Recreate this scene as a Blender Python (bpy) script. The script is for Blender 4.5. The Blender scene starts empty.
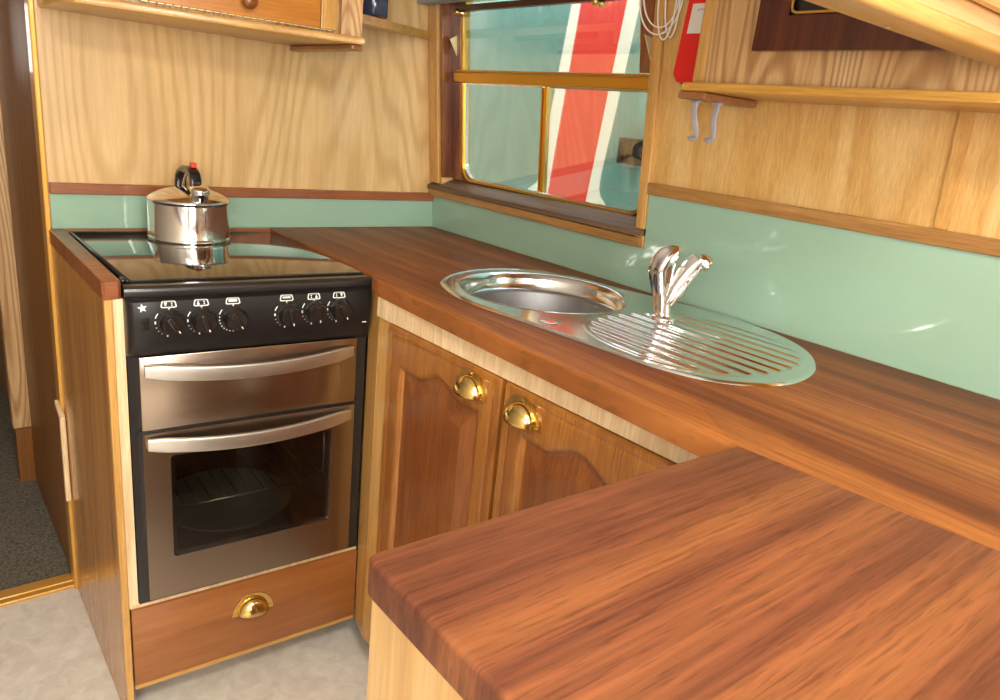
import bpy, bmesh, math, random
from mathutils import Vector, Matrix, Euler
random.seed(7)
D = bpy.data
SC = bpy.context.scene
COL = SC.collection
PI = math.pi
rad = math.radians

# ------------------------------------------------------------------ camera
cam_d = D.cameras.new('camera')
cam_d.sensor_width = 36.0
cam_d.lens = 738.04 * 36.0 / 1000.0
cam_d.clip_start = 0.02
cam = D.objects.new('camera', cam_d)
COL.objects.link(cam)
cam.location = (-1.34974, -2.00096, 1.24329)
cam.rotation_euler = (1.2709691, -0.1001640, -0.6701745)
SC.camera = cam
# ------------------------------------------------------------------ world, exposure
W = D.worlds.new('world'); SC.world = W; W.use_nodes = True
bg = W.node_tree.nodes['Background']
bg.inputs[0].default_value = (0.86, 0.93, 1.0, 1)
bg.inputs[1].default_value = 4.6
SC.view_settings.view_transform = 'Standard'
SC.view_settings.look = 'None'
SC.view_settings.exposure = 0.12
SC.view_settings.gamma = 1.0
SC.view_settings.use_curve_mapping = False

# ------------------------------------------------------------------ room lights, plus two added fill lamps
def area(name, loc, target, sx, sy, power, color):
    l = D.lights.new(name, 'AREA'); l.shape = 'RECTANGLE'; l.size = sx; l.size_y = sy
    l.energy = power; l.color = color
    o = D.objects.new(name, l); COL.objects.link(o); o.location = loc
    o.rotation_euler = (Vector(target) - Vector(loc)).to_track_quat('-Z', 'Y').to_euler()
    return o
area('added_side_fill', (-2.02, -2.35, 1.42), (-0.6, -1.2, 0.75), 1.0, 0.55, 26, (1.0, 0.97, 0.92))  # added fill in place of camera flash; this wall has no window
area('added_front_fill', (-1.30, -3.70, 1.25), (-0.75, 0.0, 0.8), 0.9, 1.1, 44, (1.0, 0.97, 0.92))  # added lamp behind the camera for faces turned to it; no doors here
area('ceiling_lamp_light', (-1.15, -2.05, 1.86), (-1.0, -1.2, 0.0), 0.35, 0.35, 20, (1.0, 0.93, 0.80))
area('passage_window_light', (-1.42, 3.05, 1.42), (-1.2, 0.0, 1.2), 0.12, 0.35, 1.0, (1.0, 0.97, 0.93))

# ------------------------------------------------------------------ materials
def mat(name):
    m = D.materials.new(name); m.use_nodes = True
    nt = m.node_tree; b = nt.nodes['Principled BSDF']
    return m, nt, b
def N(nt, t, **kw):
    n = nt.nodes.new(t)
    for k, v in kw.items(): setattr(n, k, v)
    return n
def L(nt, a, b): nt.links.new(a, b)
def plain(name, col, rough=0.5, metal=0.0, coat=0.0, var=0.06, scale=40, bump=0.0, spec=None, aniso=0.0):
    m, nt, b = mat(name)
    tc = N(nt, 'ShaderNodeTexCoord'); nz = N(nt, 'ShaderNodeTexNoise')
    nz.inputs['Scale'].default_value = scale; nz.inputs['Detail'].default_value = 3
    L(nt, tc.outputs['Object'], nz.inputs['Vector'])
    mx = N(nt, 'ShaderNodeMixRGB'); mx.blend_type = 'MIX'
    mx.inputs[1].default_value = tuple(max(0, c * (1 - var)) for c in col) + (1,)
    mx.inputs[2].default_value = tuple(min(1, c * (1 + var)) for c in col) + (1,)
    L(nt, nz.outputs['Fac'], mx.inputs[0]); L(nt, mx.outputs[0], b.inputs['Base Color'])
    b.inputs['Roughness'].default_value = rough; b.inputs['Metallic'].default_value = metal
    b.inputs['Coat Weight'].default_value = coat; b.inputs['Coat Roughness'].default_value = 0.08
    if spec is not None: b.inputs['Specular IOR Level'].default_value = spec
    if bump:
        bp = N(nt, 'ShaderNodeBump'); bp.inputs['Strength'].default_value = bump; bp.inputs['Distance'].default_value = 0.002
        L(nt, nz.outputs['Fac'], bp.inputs['Height']); L(nt, bp.outputs[0], b.inputs['Normal'])
    return m
def wood(name, dark, mid, light, axis='Z', across=28, along=1.6, fine=9, fine_amt=0.22, rings=0.0, ring_col=None,
         ring_n=9.0, ring_across=2.2, ring_along=0.55, rough=0.35, coat=0.25, lo=0.32, hi=0.68, seed=0.0, bump=0.06, blotch=0.0, zs=None, pores=0.0, spec=0.5, dist=0.3):
    m, nt, b = mat(name)
    tc = N(nt, 'ShaderNodeTexCoord')
    def mapped(a, l):
        mp = N(nt, 'ShaderNodeMapping')
        mp.inputs['Scale'].default_value = tuple(l if ax == axis else (zs * a if (ax == 'Z' and zs) else a) for ax in 'XYZ')
        mp.inputs['Location'].default_value = (seed, seed * 1.7, seed * 0.6)
        L(nt, tc.outputs['Object'], mp.inputs['Vector']); return mp.outputs[0]
    n1 = N(nt, 'ShaderNodeTexNoise'); n1.inputs['Scale'].default_value = 1; n1.inputs['Detail'].default_value = 4
    n1.inputs['Roughness'].default_value = 0.62; n1.inputs['Distortion'].default_value = dist
    L(nt, mapped(across, along), n1.inputs['Vector'])
    cr = N(nt, 'ShaderNodeValToRGB'); e = cr.color_ramp.elements
    e[0].position = lo; e[0].color = (*dark, 1); e[1].position = hi; e[1].color = (*light, 1)
    k = e.new((lo + hi) / 2); k.color = (*mid, 1)
    L(nt, n1.outputs['Fac'], cr.inputs[0]); col = cr.outputs[0]
    if rings > 0:
        n3 = N(nt, 'ShaderNodeTexNoise'); n3.inputs['Scale'].default_value = 1; n3.inputs['Detail'].default_value = 1.0
        n3.inputs['Roughness'].default_value = 0.35; n3.inputs['Distortion'].default_value = 0.15
        L(nt, mapped(ring_across, ring_along), n3.inputs['Vector'])
        mu = N(nt, 'ShaderNodeMath', operation='MULTIPLY'); mu.inputs[1].default_value = ring_n * 2 * PI
        L(nt, n3.outputs['Fac'], mu.inputs[0])
        sn = N(nt, 'ShaderNodeMath', operation='SINE'); L(nt, mu.outputs[0], sn.inputs[0])
        r2 = N(nt, 'ShaderNodeMapRange'); r2.inputs[1].default_value = -0.2; r2.inputs[2].default_value = 1.0
        r2.inputs[3].default_value = 0; r2.inputs[4].default_value = rings
        L(nt, sn.outputs[0], r2.inputs[0])
        mx = N(nt, 'ShaderNodeMixRGB'); mx.inputs[2].default_value = (*(ring_col or dark), 1)
        L(nt, r2.outputs[0], mx.inputs[0]); L(nt, col, mx.inputs[1]); col = mx.outputs[0]
    n2 = N(nt, 'ShaderNodeTexNoise'); n2.inputs['Scale'].default_value = 1; n2.inputs['Detail'].default_value = 3
    n2.inputs['Roughness'].default_value = 0.7
    L(nt, mapped(across * fine, along * fine * 0.9), n2.inputs['Vector'])
    r = N(nt, 'ShaderNodeMapRange'); r.inputs[1].default_value = 0.38; r.inputs[2].default_value = 0.62
    r.inputs[3].default_value = 1 - fine_amt; r.inputs[4].default_value = 1 + fine_amt * 0.5
    L(nt, n2.outputs['Fac'], r.inputs[0])
    mu2 = N(nt, 'ShaderNodeMixRGB', blend_type='MULTIPLY'); mu2.inputs[0].default_value = 1
    L(nt, col, mu2.inputs[1]); L(nt, r.outputs[0], mu2.inputs[2]); col = mu2.outputs[0]
    if blotch:
        n4 = N(nt, 'ShaderNodeTexNoise'); n4.inputs['Scale'].default_value = 4.5; n4.inputs['Detail'].default_value = 2
        L(nt, tc.outputs['Object'], n4.inputs['Vector'])
        r4 = N(nt, 'ShaderNodeMapRange'); r4.inputs[1].default_value = 0.35; r4.inputs[2].default_value = 0.65
        r4.inputs[3].default_value = 1 - blotch; r4.inputs[4].default_value = 1 + blotch
        L(nt, n4.outputs['Fac'], r4.inputs[0])
        m4 = N(nt, 'ShaderNodeMixRGB', blend_type='MULTIPLY'); m4.inputs[0].default_value = 1
        L(nt, col, m4.inputs[1]); L(nt, r4.outputs[0], m4.inputs[2]); col = m4.outputs[0]
    if pores:
        n5 = N(nt, 'ShaderNodeTexNoise'); n5.inputs['Scale'].default_value = 1; n5.inputs['Detail'].default_value = 2
        L(nt, mapped(330, 20), n5.inputs['Vector'])
        r5 = N(nt, 'ShaderNodeMapRange'); r5.inputs[1].default_value = 0.54; r5.inputs[2].default_value = 0.66
        r5.inputs[3].default_value = 1; r5.inputs[4].default_value = 1 - pores
        L(nt, n5.outputs['Fac'], r5.inputs[0])
        m5 = N(nt, 'ShaderNodeMixRGB', blend_type='MULTIPLY'); m5.inputs[0].default_value = 1
        L(nt, col, m5.inputs[1]); L(nt, r5.outputs[0], m5.inputs[2]); col = m5.outputs[0]
    L(nt, col, b.inputs['Base Color'])
    b.inputs['Roughness'].default_value = rough
    b.inputs['Coat Weight'].default_value = coat; b.inputs['Coat Roughness'].default_value = 0.12
    b.inputs['Specular IOR Level'].default_value = spec
    bp = N(nt, 'ShaderNodeBump'); bp.inputs['Strength'].default_value = bump; bp.inputs['Distance'].default_value = 0.001
    L(nt, n2.outputs['Fac'], bp.inputs['Height']); L(nt, bp.outputs[0], b.inputs['Normal'])
    return m
def brushed(name, col, axis='X', rough=0.3, fine_amt=0.1, aniso=0.5):
    m, nt, b = mat(name)
    tc = N(nt, 'ShaderNodeTexCoord'); mp = N(nt, 'ShaderNodeMapping')
    mp.inputs['Scale'].default_value = tuple(6 if ax == axis else 900 for ax in 'XYZ')
    L(nt, tc.outputs['Object'], mp.inputs[0])
    n = N(nt, 'ShaderNodeTexNoise'); n.inputs['Scale'].default_value = 1; n.inputs['Detail'].default_value = 2
    L(nt, mp.outputs[0], n.inputs['Vector'])
    r = N(nt, 'ShaderNodeMapRange'); r.inputs[3].default_value = rough * (1 - fine_amt * 2); r.inputs[4].default_value = rough * (1 + fine_amt * 2)
    L(nt, n.outputs['Fac'], r.inputs[0]); L(nt, r.outputs[0], b.inputs['Roughness'])
    mx = N(nt, 'ShaderNodeMixRGB'); mx.inputs[1].default_value = tuple(c * (1 - fine_amt) for c in col) + (1,); mx.inputs[2].default_value = (*col, 1)
    L(nt, n.outputs['Fac'], mx.inputs[0]); L(nt, mx.outputs[0], b.inputs['Base Color'])
    b.inputs['Metallic'].default_value = 1.0
    return m
def thin_glass(name, tint=(1, 1, 1), refl=1.0, rough=0.0, haze=0.0):
    m = D.materials.new(name); m.use_nodes = True; nt = m.node_tree
    nt.nodes.clear()
    out = N(nt, 'ShaderNodeOutputMaterial'); tr = N(nt, 'ShaderNodeBsdfTransparent'); gl = N(nt, 'ShaderNodeBsdfGlossy')
    tr.inputs[0].default_value = (*tint, 1); gl.inputs['Roughness'].default_value = rough
    fr = N(nt, 'ShaderNodeFresnel'); fr.inputs[0].default_value = 1.5
    tc = N(nt, 'ShaderNodeTexCoord'); nz = N(nt, 'ShaderNodeTexNoise'); nz.inputs['Scale'].default_value = 6
    L(nt, tc.outputs['Object'], nz.inputs['Vector'])
    mu = N(nt, 'ShaderNodeMath', operation='MULTIPLY'); mu.inputs[1].default_value = refl
    L(nt, fr.outputs[0], mu.inputs[0])
    mx = N(nt, 'ShaderNodeMixShader'); L(nt, mu.outputs[0], mx.inputs[0]); L(nt, tr.outputs[0], mx.inputs[1]); L(nt, gl.outputs[0], mx.inputs[2])
    last = mx.outputs[0]
    if haze:
        df = N(nt, 'ShaderNodeBsdfDiffuse'); df.inputs[0].default_value = (0.85, 0.9, 0.88, 1)
        mh = N(nt, 'ShaderNodeMixShader'); mm = N(nt, 'ShaderNodeMath', operation='MULTIPLY'); mm.inputs[1].default_value = haze * 2
        L(nt, nz.outputs['Fac'], mm.inputs[0]); L(nt, mm.outputs[0], mh.inputs[0]); L(nt, last, mh.inputs[1]); L(nt, df.outputs[0], mh.inputs[2]); last = mh.outputs[0]
    L(nt, last, out.inputs[0])
    return m

M = {}
# pale veneered bulkhead
M['ply'] = wood('pale_veneer', (0.62, 0.40, 0.17), (0.69, 0.46, 0.205), (0.75, 0.52, 0.25), 'Z', across=10, along=0.8, fine=9, fine_amt=0.07,
                rings=0.6, ring_col=(0.53, 0.315, 0.115), ring_n=30, ring_across=3.0, ring_along=0.42, rough=0.33, coat=0.25, blotch=0.06, seed=2.3)
M['oak_wall'] = wood('oak_panelling', (0.55, 0.305, 0.085), (0.62, 0.36, 0.11), (0.68, 0.42, 0.15), 'Z', across=40, along=1.4, fine=8, fine_amt=0.13,
                     rings=0.7, ring_col=(0.76, 0.52, 0.22), ring_n=7, ring_across=4.0, ring_along=0.35, rough=0.36, coat=0.2)
M['oak'] = wood('golden_oak_z', (0.50, 0.25, 0.06), (0.58, 0.31, 0.085), (0.66, 0.38, 0.12), 'Z', across=40, along=2, fine_amt=0.15, rough=0.33)
M['oak_y'] = wood('golden_oak_y', (0.58, 0.29, 0.05), (0.68, 0.36, 0.07), (0.76, 0.43, 0.10), 'Y', across=40, along=2, fine_amt=0.15, rough=0.3)
M['oak_x'] = wood('golden_oak_x', (0.50, 0.25, 0.06), (0.60, 0.33, 0.09), (0.68, 0.40, 0.13), 'X', across=40, along=2, fine_amt=0.15, rough=0.3)
M['ash'] = wood('ash_panel_z', (0.50, 0.28, 0.11), (0.66, 0.42, 0.19), (0.72, 0.50, 0.26), 'Z', across=20, along=1.0, fine_amt=0.12,
                rings=0.9, ring_col=(0.40, 0.20, 0.07), ring_n=34, ring_across=6, ring_along=0.7, rough=0.35, seed=5.1)
M['ash_y'] = wood('ash_panel_x', (0.52, 0.29, 0.10), (0.62, 0.37, 0.15), (0.70, 0.46, 0.21), 'X', across=20, along=1.0, fine_amt=0.12,
                  rings=0.4, ring_col=(0.45, 0.24, 0.08), ring_n=8, ring_across=2.6, ring_along=0.5, rough=0.35, seed=3.1)
M['beech'] = wood('pale_beech_strip', (0.68, 0.46, 0.24), (0.80, 0.58, 0.33), (0.88, 0.67, 0.42), 'Z', across=70, along=6, fine=4, fine_amt=0.12, rough=0.45, coat=0.1)
M['iroko_y'] = wood('iroko_worktop_y', (0.145, 0.040, 0.013), (0.255, 0.078, 0.021), (0.38, 0.135, 0.032), 'Y', across=15, along=0.6, fine=7, fine_amt=0.2, zs=0.15, pores=0.22, spec=0.2, dist=0.1,
                    rough=0.46, coat=0.0, lo=0.34, hi=0.68, blotch=0.1, seed=1.0)
M['iroko_x'] = wood('iroko_worktop_x', (0.110, 0.034, 0.018), (0.185, 0.060, 0.025), (0.275, 0.098, 0.032), 'X', across=17, along=0.5, fine=6, fine_amt=0.24, zs=0.15, pores=0.28, spec=0.3, dist=0.1,
                    rough=0.45, coat=0.0, lo=0.34, hi=0.68, blotch=0.08, seed=4.2)
M['redwood'] = wood('reddish_hardwood_x', (0.22, 0.065, 0.022), (0.30, 0.095, 0.032), (0.38, 0.13, 0.045), 'X', across=30, along=2, fine_amt=0.18, rough=0.35)
M['redwood_z'] = wood('reddish_hardwood_z', (0.13, 0.038, 0.014), (0.22, 0.07, 0.024), (0.32, 0.12, 0.04), 'Z', across=22, along=2, fine_amt=0.2, rough=0.25, coat=0.5)
M['door_frame'] = wood('door_frame_oak', (0.27, 0.088, 0.013), (0.345, 0.125, 0.020), (0.42, 0.165, 0.030), 'Z', across=30, along=1.6, fine_amt=0.2, rough=0.32, coat=0.15, pores=0.25)
M['door_panel'] = wood('door_panel_mahogany', (0.19, 0.050, 0.009), (0.24, 0.070, 0.013), (0.30, 0.095, 0.020), 'Z', across=16, along=0.9, fine_amt=0.18, rough=0.32, coat=0.15, pores=0.25)
M['drawer'] = wood('drawer_front_x', (0.27, 0.088, 0.02), (0.33, 0.115, 0.028), (0.39, 0.15, 0.038), 'X', across=14, along=1.2, fine_amt=0.10, rough=0.35, coat=0.25)
M['brown_side'] = wood('brown_gloss_side', (0.42, 0.18, 0.045), (0.52, 0.24, 0.065), (0.60, 0.30, 0.09), 'Z', across=24, along=1.0, fine_amt=0.12, rough=0.25, coat=0.2,
                       rings=0.2, ring_n=6)
M['dark_side'] = wood('dark_gloss_lining', (0.20, 0.075, 0.018), (0.25, 0.10, 0.025), (0.30, 0.125, 0.033), 'Z', across=24, along=1.0, fine_amt=0.12, rough=0.40, coat=0.0, spec=0.3)
M['mahogany'] = wood('dark_mahogany', (0.07, 0.013, 0.004), (0.11, 0.022, 0.007), (0.15, 0.034, 0.010), 'Z', across=26, along=1.5, fine_amt=0.15, rough=0.22, coat=0.5)  # mahogany darkened further so the colour includes the shade on the frame
M['door_up'] = wood('orange_door_x', (0.40, 0.13, 0.015), (0.48, 0.175, 0.022), (0.55, 0.22, 0.035), 'X', across=22, along=1.5, fine_amt=0.12, rough=0.28, coat=0.35)
M['batten'] = wood('brown_batten', (0.22, 0.085, 0.03), (0.30, 0.12, 0.04), (0.38, 0.17, 0.06), 'Y', across=30, along=2, rough=0.4)
M['sill'] = wood('grey_brown_sill', (0.12, 0.075, 0.045), (0.17, 0.11, 0.07), (0.23, 0.15, 0.10), 'Y', across=40, along=1.2, fine_amt=0.1, rough=0.5, coat=0.0, spec=0.15)
M['peninsula_side'] = wood('ash_end_panel', (0.47, 0.26, 0.085), (0.56, 0.33, 0.12), (0.63, 0.40, 0.165), 'Z', across=16, along=1.0, fine_amt=0.1,
                           rings=0.4, ring_col=(0.50, 0.27, 0.085), ring_n=10, ring_across=3, ring_along=0.5, rough=0.4, seed=8.3)
M['gold'] = plain('gold_anodised', (0.62, 0.33, 0.045), 0.28, 0.85, var=0.05)
M['gold_strip'] = plain('varnished_gold_edge', (0.70, 0.36, 0.06), 0.3, 0.3, coat=0.4)
M['brass'] = plain('polished_brass', (0.80, 0.56, 0.20), 0.16, 1.0, var=0.10, scale=60)
M['cream_metal'] = plain('cream_quadrant', (0.80, 0.66, 0.36), 0.35, 0.2)
M['splash'] = plain('green_gloss_panel', (0.312, 0.485, 0.365), 0.06, 0.0, coat=0.6, var=0.025, scale=3)
M['black_gloss'] = plain('black_glass', (0.012, 0.012, 0.012), 0.03, 0.0, coat=1.0, var=0.0)
M['black_enamel'] = plain('black_enamel', (0.018, 0.016, 0.016), 0.28, 0.0, coat=0.3, var=0.1)
M['black_satin'] = plain('black_satin_panel', (0.012, 0.010, 0.010), 0.38, 0.0, var=0.2, scale=300, spec=0.35)
M['black_plastic'] = plain('black_plastic', (0.015, 0.012, 0.011), 0.22, 0.0, coat=0.3, var=0.1)
M['white_print'] = plain('white_print', (0.85, 0.85, 0.82), 0.5, var=0.02)
M['grey_print'] = plain('grey_print', (0.35, 0.35, 0.37), 0.5, var=0.1)
M['steel_door'] = brushed('brushed_steel_door', (0.40, 0.32, 0.255), 'X', 0.24)
M['steel_handle'] = brushed('satin_steel_handle', (0.66, 0.63, 0.58), 'X', 0.36)
M['steel_sink'] = brushed('polished_sink_steel', (0.82, 0.83, 0.83), 'Y', 0.15, 0.05)
M['steel_satin'] = brushed('satin_bowl_steel', (0.30, 0.295, 0.30), 'Y', 0.5, 0.06)
M['chrome'] = plain('chrome', (0.86, 0.86, 0.88), 0.05, 1.0, var=0.0)
M['kettle_steel'] = plain('kettle_steel', (0.80, 0.77, 0.74), 0.10, 1.0, var=0.03)
M['red_plastic'] = plain('red_plastic', (0.80, 0.05, 0.03), 0.35, var=0.03)
M['red_case'] = plain('red_blanket_case', (0.72, 0.012, 0.012), 0.35, var=0.05, coat=0.2)
M['grey_plastic'] = plain('grey_plastic', (0.36, 0.34, 0.37), 0.4, var=0.05)
M['cord'] = plain('white_cord', (0.85, 0.85, 0.82), 0.7, var=0.15, scale=500)
M['navy'] = plain('navy_glaze', (0.045, 0.055, 0.12), 0.12, coat=0.6, var=0.1)
M['blind'] = plain('grey_blind_fabric', (0.34, 0.38, 0.44), 0.6, var=0.08, scale=200)
M['oak_brown'] = wood('brown_oak_rail', (0.30, 0.14, 0.04), (0.39, 0.195, 0.055), (0.47, 0.25, 0.08), 'Y', across=40, along=2, fine_amt=0.2, rough=0.35)
M['dark_wood'] = wood('dark_pelmet', (0.05, 0.02, 0.01), (0.08, 0.03, 0.014), (0.11, 0.045, 0.02), 'Y', across=30, along=2, rough=0.3)
M['boat_green'] = plain('boat_green_paint', (0.145, 0.315, 0.262), 0.16, coat=0.5, var=0.12, scale=2.5)
M['boat_red'] = plain('boat_red_paint', (0.80, 0.05, 0.04), 0.2, coat=0.4, var=0.06, scale=3)
M['boat_cream'] = plain('boat_cream_paint', (0.93, 0.90, 0.72), 0.25, coat=0.3, var=0.03)
M['glass'] = thin_glass('window_glass', (0.96, 0.98, 0.97), 0.5, 0.0, 0.0)
M['oven_glass'] = thin_glass('smoked_oven_glass', (0.72, 0.70, 0.68), 1.0, 0.02)
M['oven_inner'] = plain('oven_enamel', (0.075, 0.068, 0.062), 0.3, var=0.2)
M['wire'] = plain('oven_shelf_wire', (0.55, 0.48, 0.38), 0.25, 1.0)
M['white'] = plain('white_paint', (0.75, 0.72, 0.66), 0.5, var=0.03)
M['lamp'] = plain('lamp_diffuser', (0.9, 0.88, 0.82), 0.4, var=0.0)
M['ceiling'] = plain('white_ceiling_paint', (0.80, 0.79, 0.76), 0.5, var=0.02)
def floor_mat():
    m, nt, b = mat('marbled_vinyl')
    tc = N(nt, 'ShaderNodeTexCoord'); n = N(nt, 'ShaderNodeTexNoise'); n.inputs['Scale'].default_value = 22; n.inputs['Detail'].default_value = 7
    n.inputs['Roughness'].default_value = 0.65; n.inputs['Distortion'].default_value = 0.8
    L(nt, tc.outputs['Object'], n.inputs['Vector'])
    cr = N(nt, 'ShaderNodeValToRGB'); e = cr.color_ramp.elements
    e[0].position = 0.3; e[0].color = (0.68, 0.62, 0.53, 1); e[1].position = 0.7; e[1].color = (0.88, 0.83, 0.75, 1)
    L(nt, n.outputs['Fac'], cr.inputs[0]); L(nt, cr.outputs[0], b.inputs['Base Color']); b.inputs['Roughness'].default_value = 0.4
    return m
M['vinyl'] = floor_mat()
def carpet_mat():
    m, nt, b = mat('speckled_carpet')
    tc = N(nt, 'ShaderNodeTexCoord'); n = N(nt, 'ShaderNodeTexNoise'); n.inputs['Scale'].default_value = 130; n.inputs['Detail'].default_value = 5
    n.inputs['Roughness'].default_value = 0.8
    L(nt, tc.outputs['Object'], n.inputs['Vector'])
    cr = N(nt, 'ShaderNodeValToRGB'); e = cr.color_ramp.elements
    e[0].position = 0.36; e[0].color = (0.055, 0.048, 0.034, 1); e[1].position = 0.68; e[1].color = (0.30, 0.27, 0.21, 1)
    L(nt, n.outputs['Fac'], cr.inputs[0]); L(nt, cr.outputs[0], b.inputs['Base Color']); b.inputs['Roughness'].default_value = 0.95
    bp = N(nt, 'ShaderNodeBump'); bp.inputs['Strength'].default_value = 0.6; bp.inputs['Distance'].default_value = 0.004
    L(nt, n.outputs['Fac'], bp.inputs['Height']); L(nt, bp.outputs[0], b.inputs['Normal'])
    return m
M['carpet'] = carpet_mat()

# ------------------------------------------------------------------ object helpers
def obj(name, bm, m, parent=None, smooth=None, at=None, label=None):
    """one mesh object; vertices are given in the parent's frame (or world when top-level; `at` = origin)"""
    me = D.meshes.new(name)
    if at is not None:
        for v in bm.verts: v.co -= Vector(at)
    bmesh.ops.recalc_face_normals(bm, faces=bm.faces)
    bm.to_mesh(me); bm.free()
    o = D.objects.new(name, me); COL.objects.link(o)
    if m is not None: me.materials.append(M[m] if isinstance(m, str) else m)
    if at is not None: o.location = at
    if parent is not None: o.parent = parent
    if label: o["label"] = label
    if smooth:
        for p in me.polygons: p.use_smooth = True
        if smooth is not True:
            me.set_sharp_from_angle(angle=rad(smooth))
    return o
def thing(name, label, cat, loc=(0, 0, 0), rz=0.0, group=None):
    o = D.objects.new(name, None); COL.objects.link(o); o.empty_display_size = 0.05
    o.location = loc; o.rotation_euler = (0, 0, rz)
    o['label'] = label; o['category'] = cat
    if group: o['group'] = group
    return o
def tag(o, label, cat, group=None):
    o['label'] = label; o['category'] = cat
    if group: o['group'] = group
    return o
def struct(o, label=None):
    o['kind'] = 'structure'
    if label: o['label'] = label
    return o
def centroid_base(bm):
    xs = [v.co for v in bm.verts]
    return (sum(v.x for v in xs) / len(xs), sum(v.y for v in xs) / len(xs), min(v.z for v in xs))
def B(*boxes, bev=0.0, seg=2):
    bm = bmesh.new()
    for (x0, x1, y0, y1, z0, z1) in boxes:
        t = bmesh.new()
        bmesh.ops.create_cube(t, size=1)
        for v in t.verts:
            v.co = Vector(((x0 + x1) / 2 + v.co.x * (x1 - x0), (y0 + y1) / 2 + v.co.y * (y1 - y0), (z0 + z1) / 2 + v.co.z * (z1 - z0)))
        if bev: bmesh.ops.bevel(t, geom=list(t.edges), offset=bev, segments=seg, affect='EDGES', profile=0.5)
        merge(bm, t)
    return bm
def merge(bm, t):
    mp = [bm.verts.new(v.co) for v in t.verts]
    t.verts.index_update()
    for f in t.faces:
        try: bm.faces.new([mp[v.index] for v in f.verts])
        except ValueError: pass
    t.free()
def hexa(p):
    """8 points: bottom 4 (ccw) then top 4"""
    bm = bmesh.new(); v = [bm.verts.new(q) for q in p]
    for f in ((0, 1, 2, 3), (4, 5, 6, 7), (0, 1, 5, 4), (1, 2, 6, 5), (2, 3, 7, 6), (3, 0, 4, 7)): bm.faces.new([v[i] for i in f])
    return bm
def prism(poly, z0, z1, bev=0.0, seg=3, hole=None, bevbot=0.0, nobev=None):
    bm = bmesh.new()
    loops = [poly] + ([hole] if hole else [])
    edges = []; loopv = []
    for lp in loops:
        vs = [bm.verts.new((p[0], p[1], z1)) for p in lp]; loopv.append(vs)
        for i in range(len(vs)): edges.append(bm.edges.new((vs[i], vs[(i + 1) % len(vs)])))
    if hole:
        bmesh.ops.triangle_fill(bm, use_beauty=True, edges=edges, use_dissolve=False)
    else:
        bm.faces.new(loopv[0])
    top = list(bm.faces)
    r = bmesh.ops.extrude_face_region(bm, geom=top)
    nv = [g for g in r['geom'] if isinstance(g, bmesh.types.BMVert)]
    for v in nv: v.co.z = z0
    bmesh.ops.recalc_face_normals(bm, faces=bm.faces)
    if bev:
        outer = set(v for v in loopv[0] if not (nobev and nobev(v.co)))
        es = [e for e in bm.edges if e.verts[0] in outer and e.verts[1] in outer and abs(e.verts[0].co.z - z1) < 1e-6 and abs(e.verts[1].co.z - z1) < 1e-6 and len(e.link_faces) == 2 and any(abs(f.normal.z) < 0.5 for f in e.link_faces)]
        bmesh.ops.bevel(bm, geom=es, offset=bev, segments=seg, affect='EDGES', profile=0.5)
    if bevbot:
        es = [e for e in bm.edges if abs(e.verts[0].co.z - z0) < 1e-6 and abs(e.verts[1].co.z - z0) < 1e-6 and len(e.link_faces) == 2 and any(abs(f.normal.z) < 0.5 for f in e.link_faces)]
        bmesh.ops.bevel(bm, geom=es, offset=bevbot, segments=2, affect='EDGES', profile=0.5)
    return bm
def xform(bm, mtx):
    bmesh.ops.transform(bm, matrix=mtx, verts=bm.verts); return bm
def lathe(prof, n=48, cap=True, cx=0, cy=0):
    bm = bmesh.new(); rings = []
    for (r, z) in prof:
        if r < 1e-6: rings.append([bm.verts.new((cx, cy, z))])
        else: rings.append([bm.verts.new((cx + r * math.cos(2 * PI * i / n), cy + r * math.sin(2 * PI * i / n), z)) for i in range(n)])
    for a, b in zip(rings, rings[1:]):
        for i in range(n):
            j = (i + 1) % n
            if len(a) == 1 and len(b) == 1: continue
            if len(a) == 1: bm.faces.new((a[0], b[i], b[j]))
            elif len(b) == 1: bm.faces.new((a[i], a[j], b[0]))
            else: bm.faces.new((a[i], a[j], b[j], b[i]))
    if cap:
        for r in (rings[0], rings[-1]):
            if len(r) > 1: bm.faces.new(r)
    return bm
def catmull(pts, n=8, closed=False):
    P = [Vector(p) for p in pts]; out = []
    m = len(P)
    rng = range(m) if closed else range(m - 1)
    for i in rng:
        if closed: p0, p1, p2, p3 = P[(i - 1) % m], P[i], P[(i + 1) % m], P[(i + 2) % m]
        else: p0, p1, p2, p3 = P[max(i - 1, 0)], P[i], P[i + 1], P[min(i + 2, m - 1)]
        for k in range(n):
            t = k / n
            out.append(0.5 * ((2 * p1) + (p2 - p0) * t + (2 * p0 - 5 * p1 + 4 * p2 - p3) * t * t + (3 * p1 - p0 - 3 * p2 + p3) * t ** 3))
    if not closed: out.append(P[-1])
    return out
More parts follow.
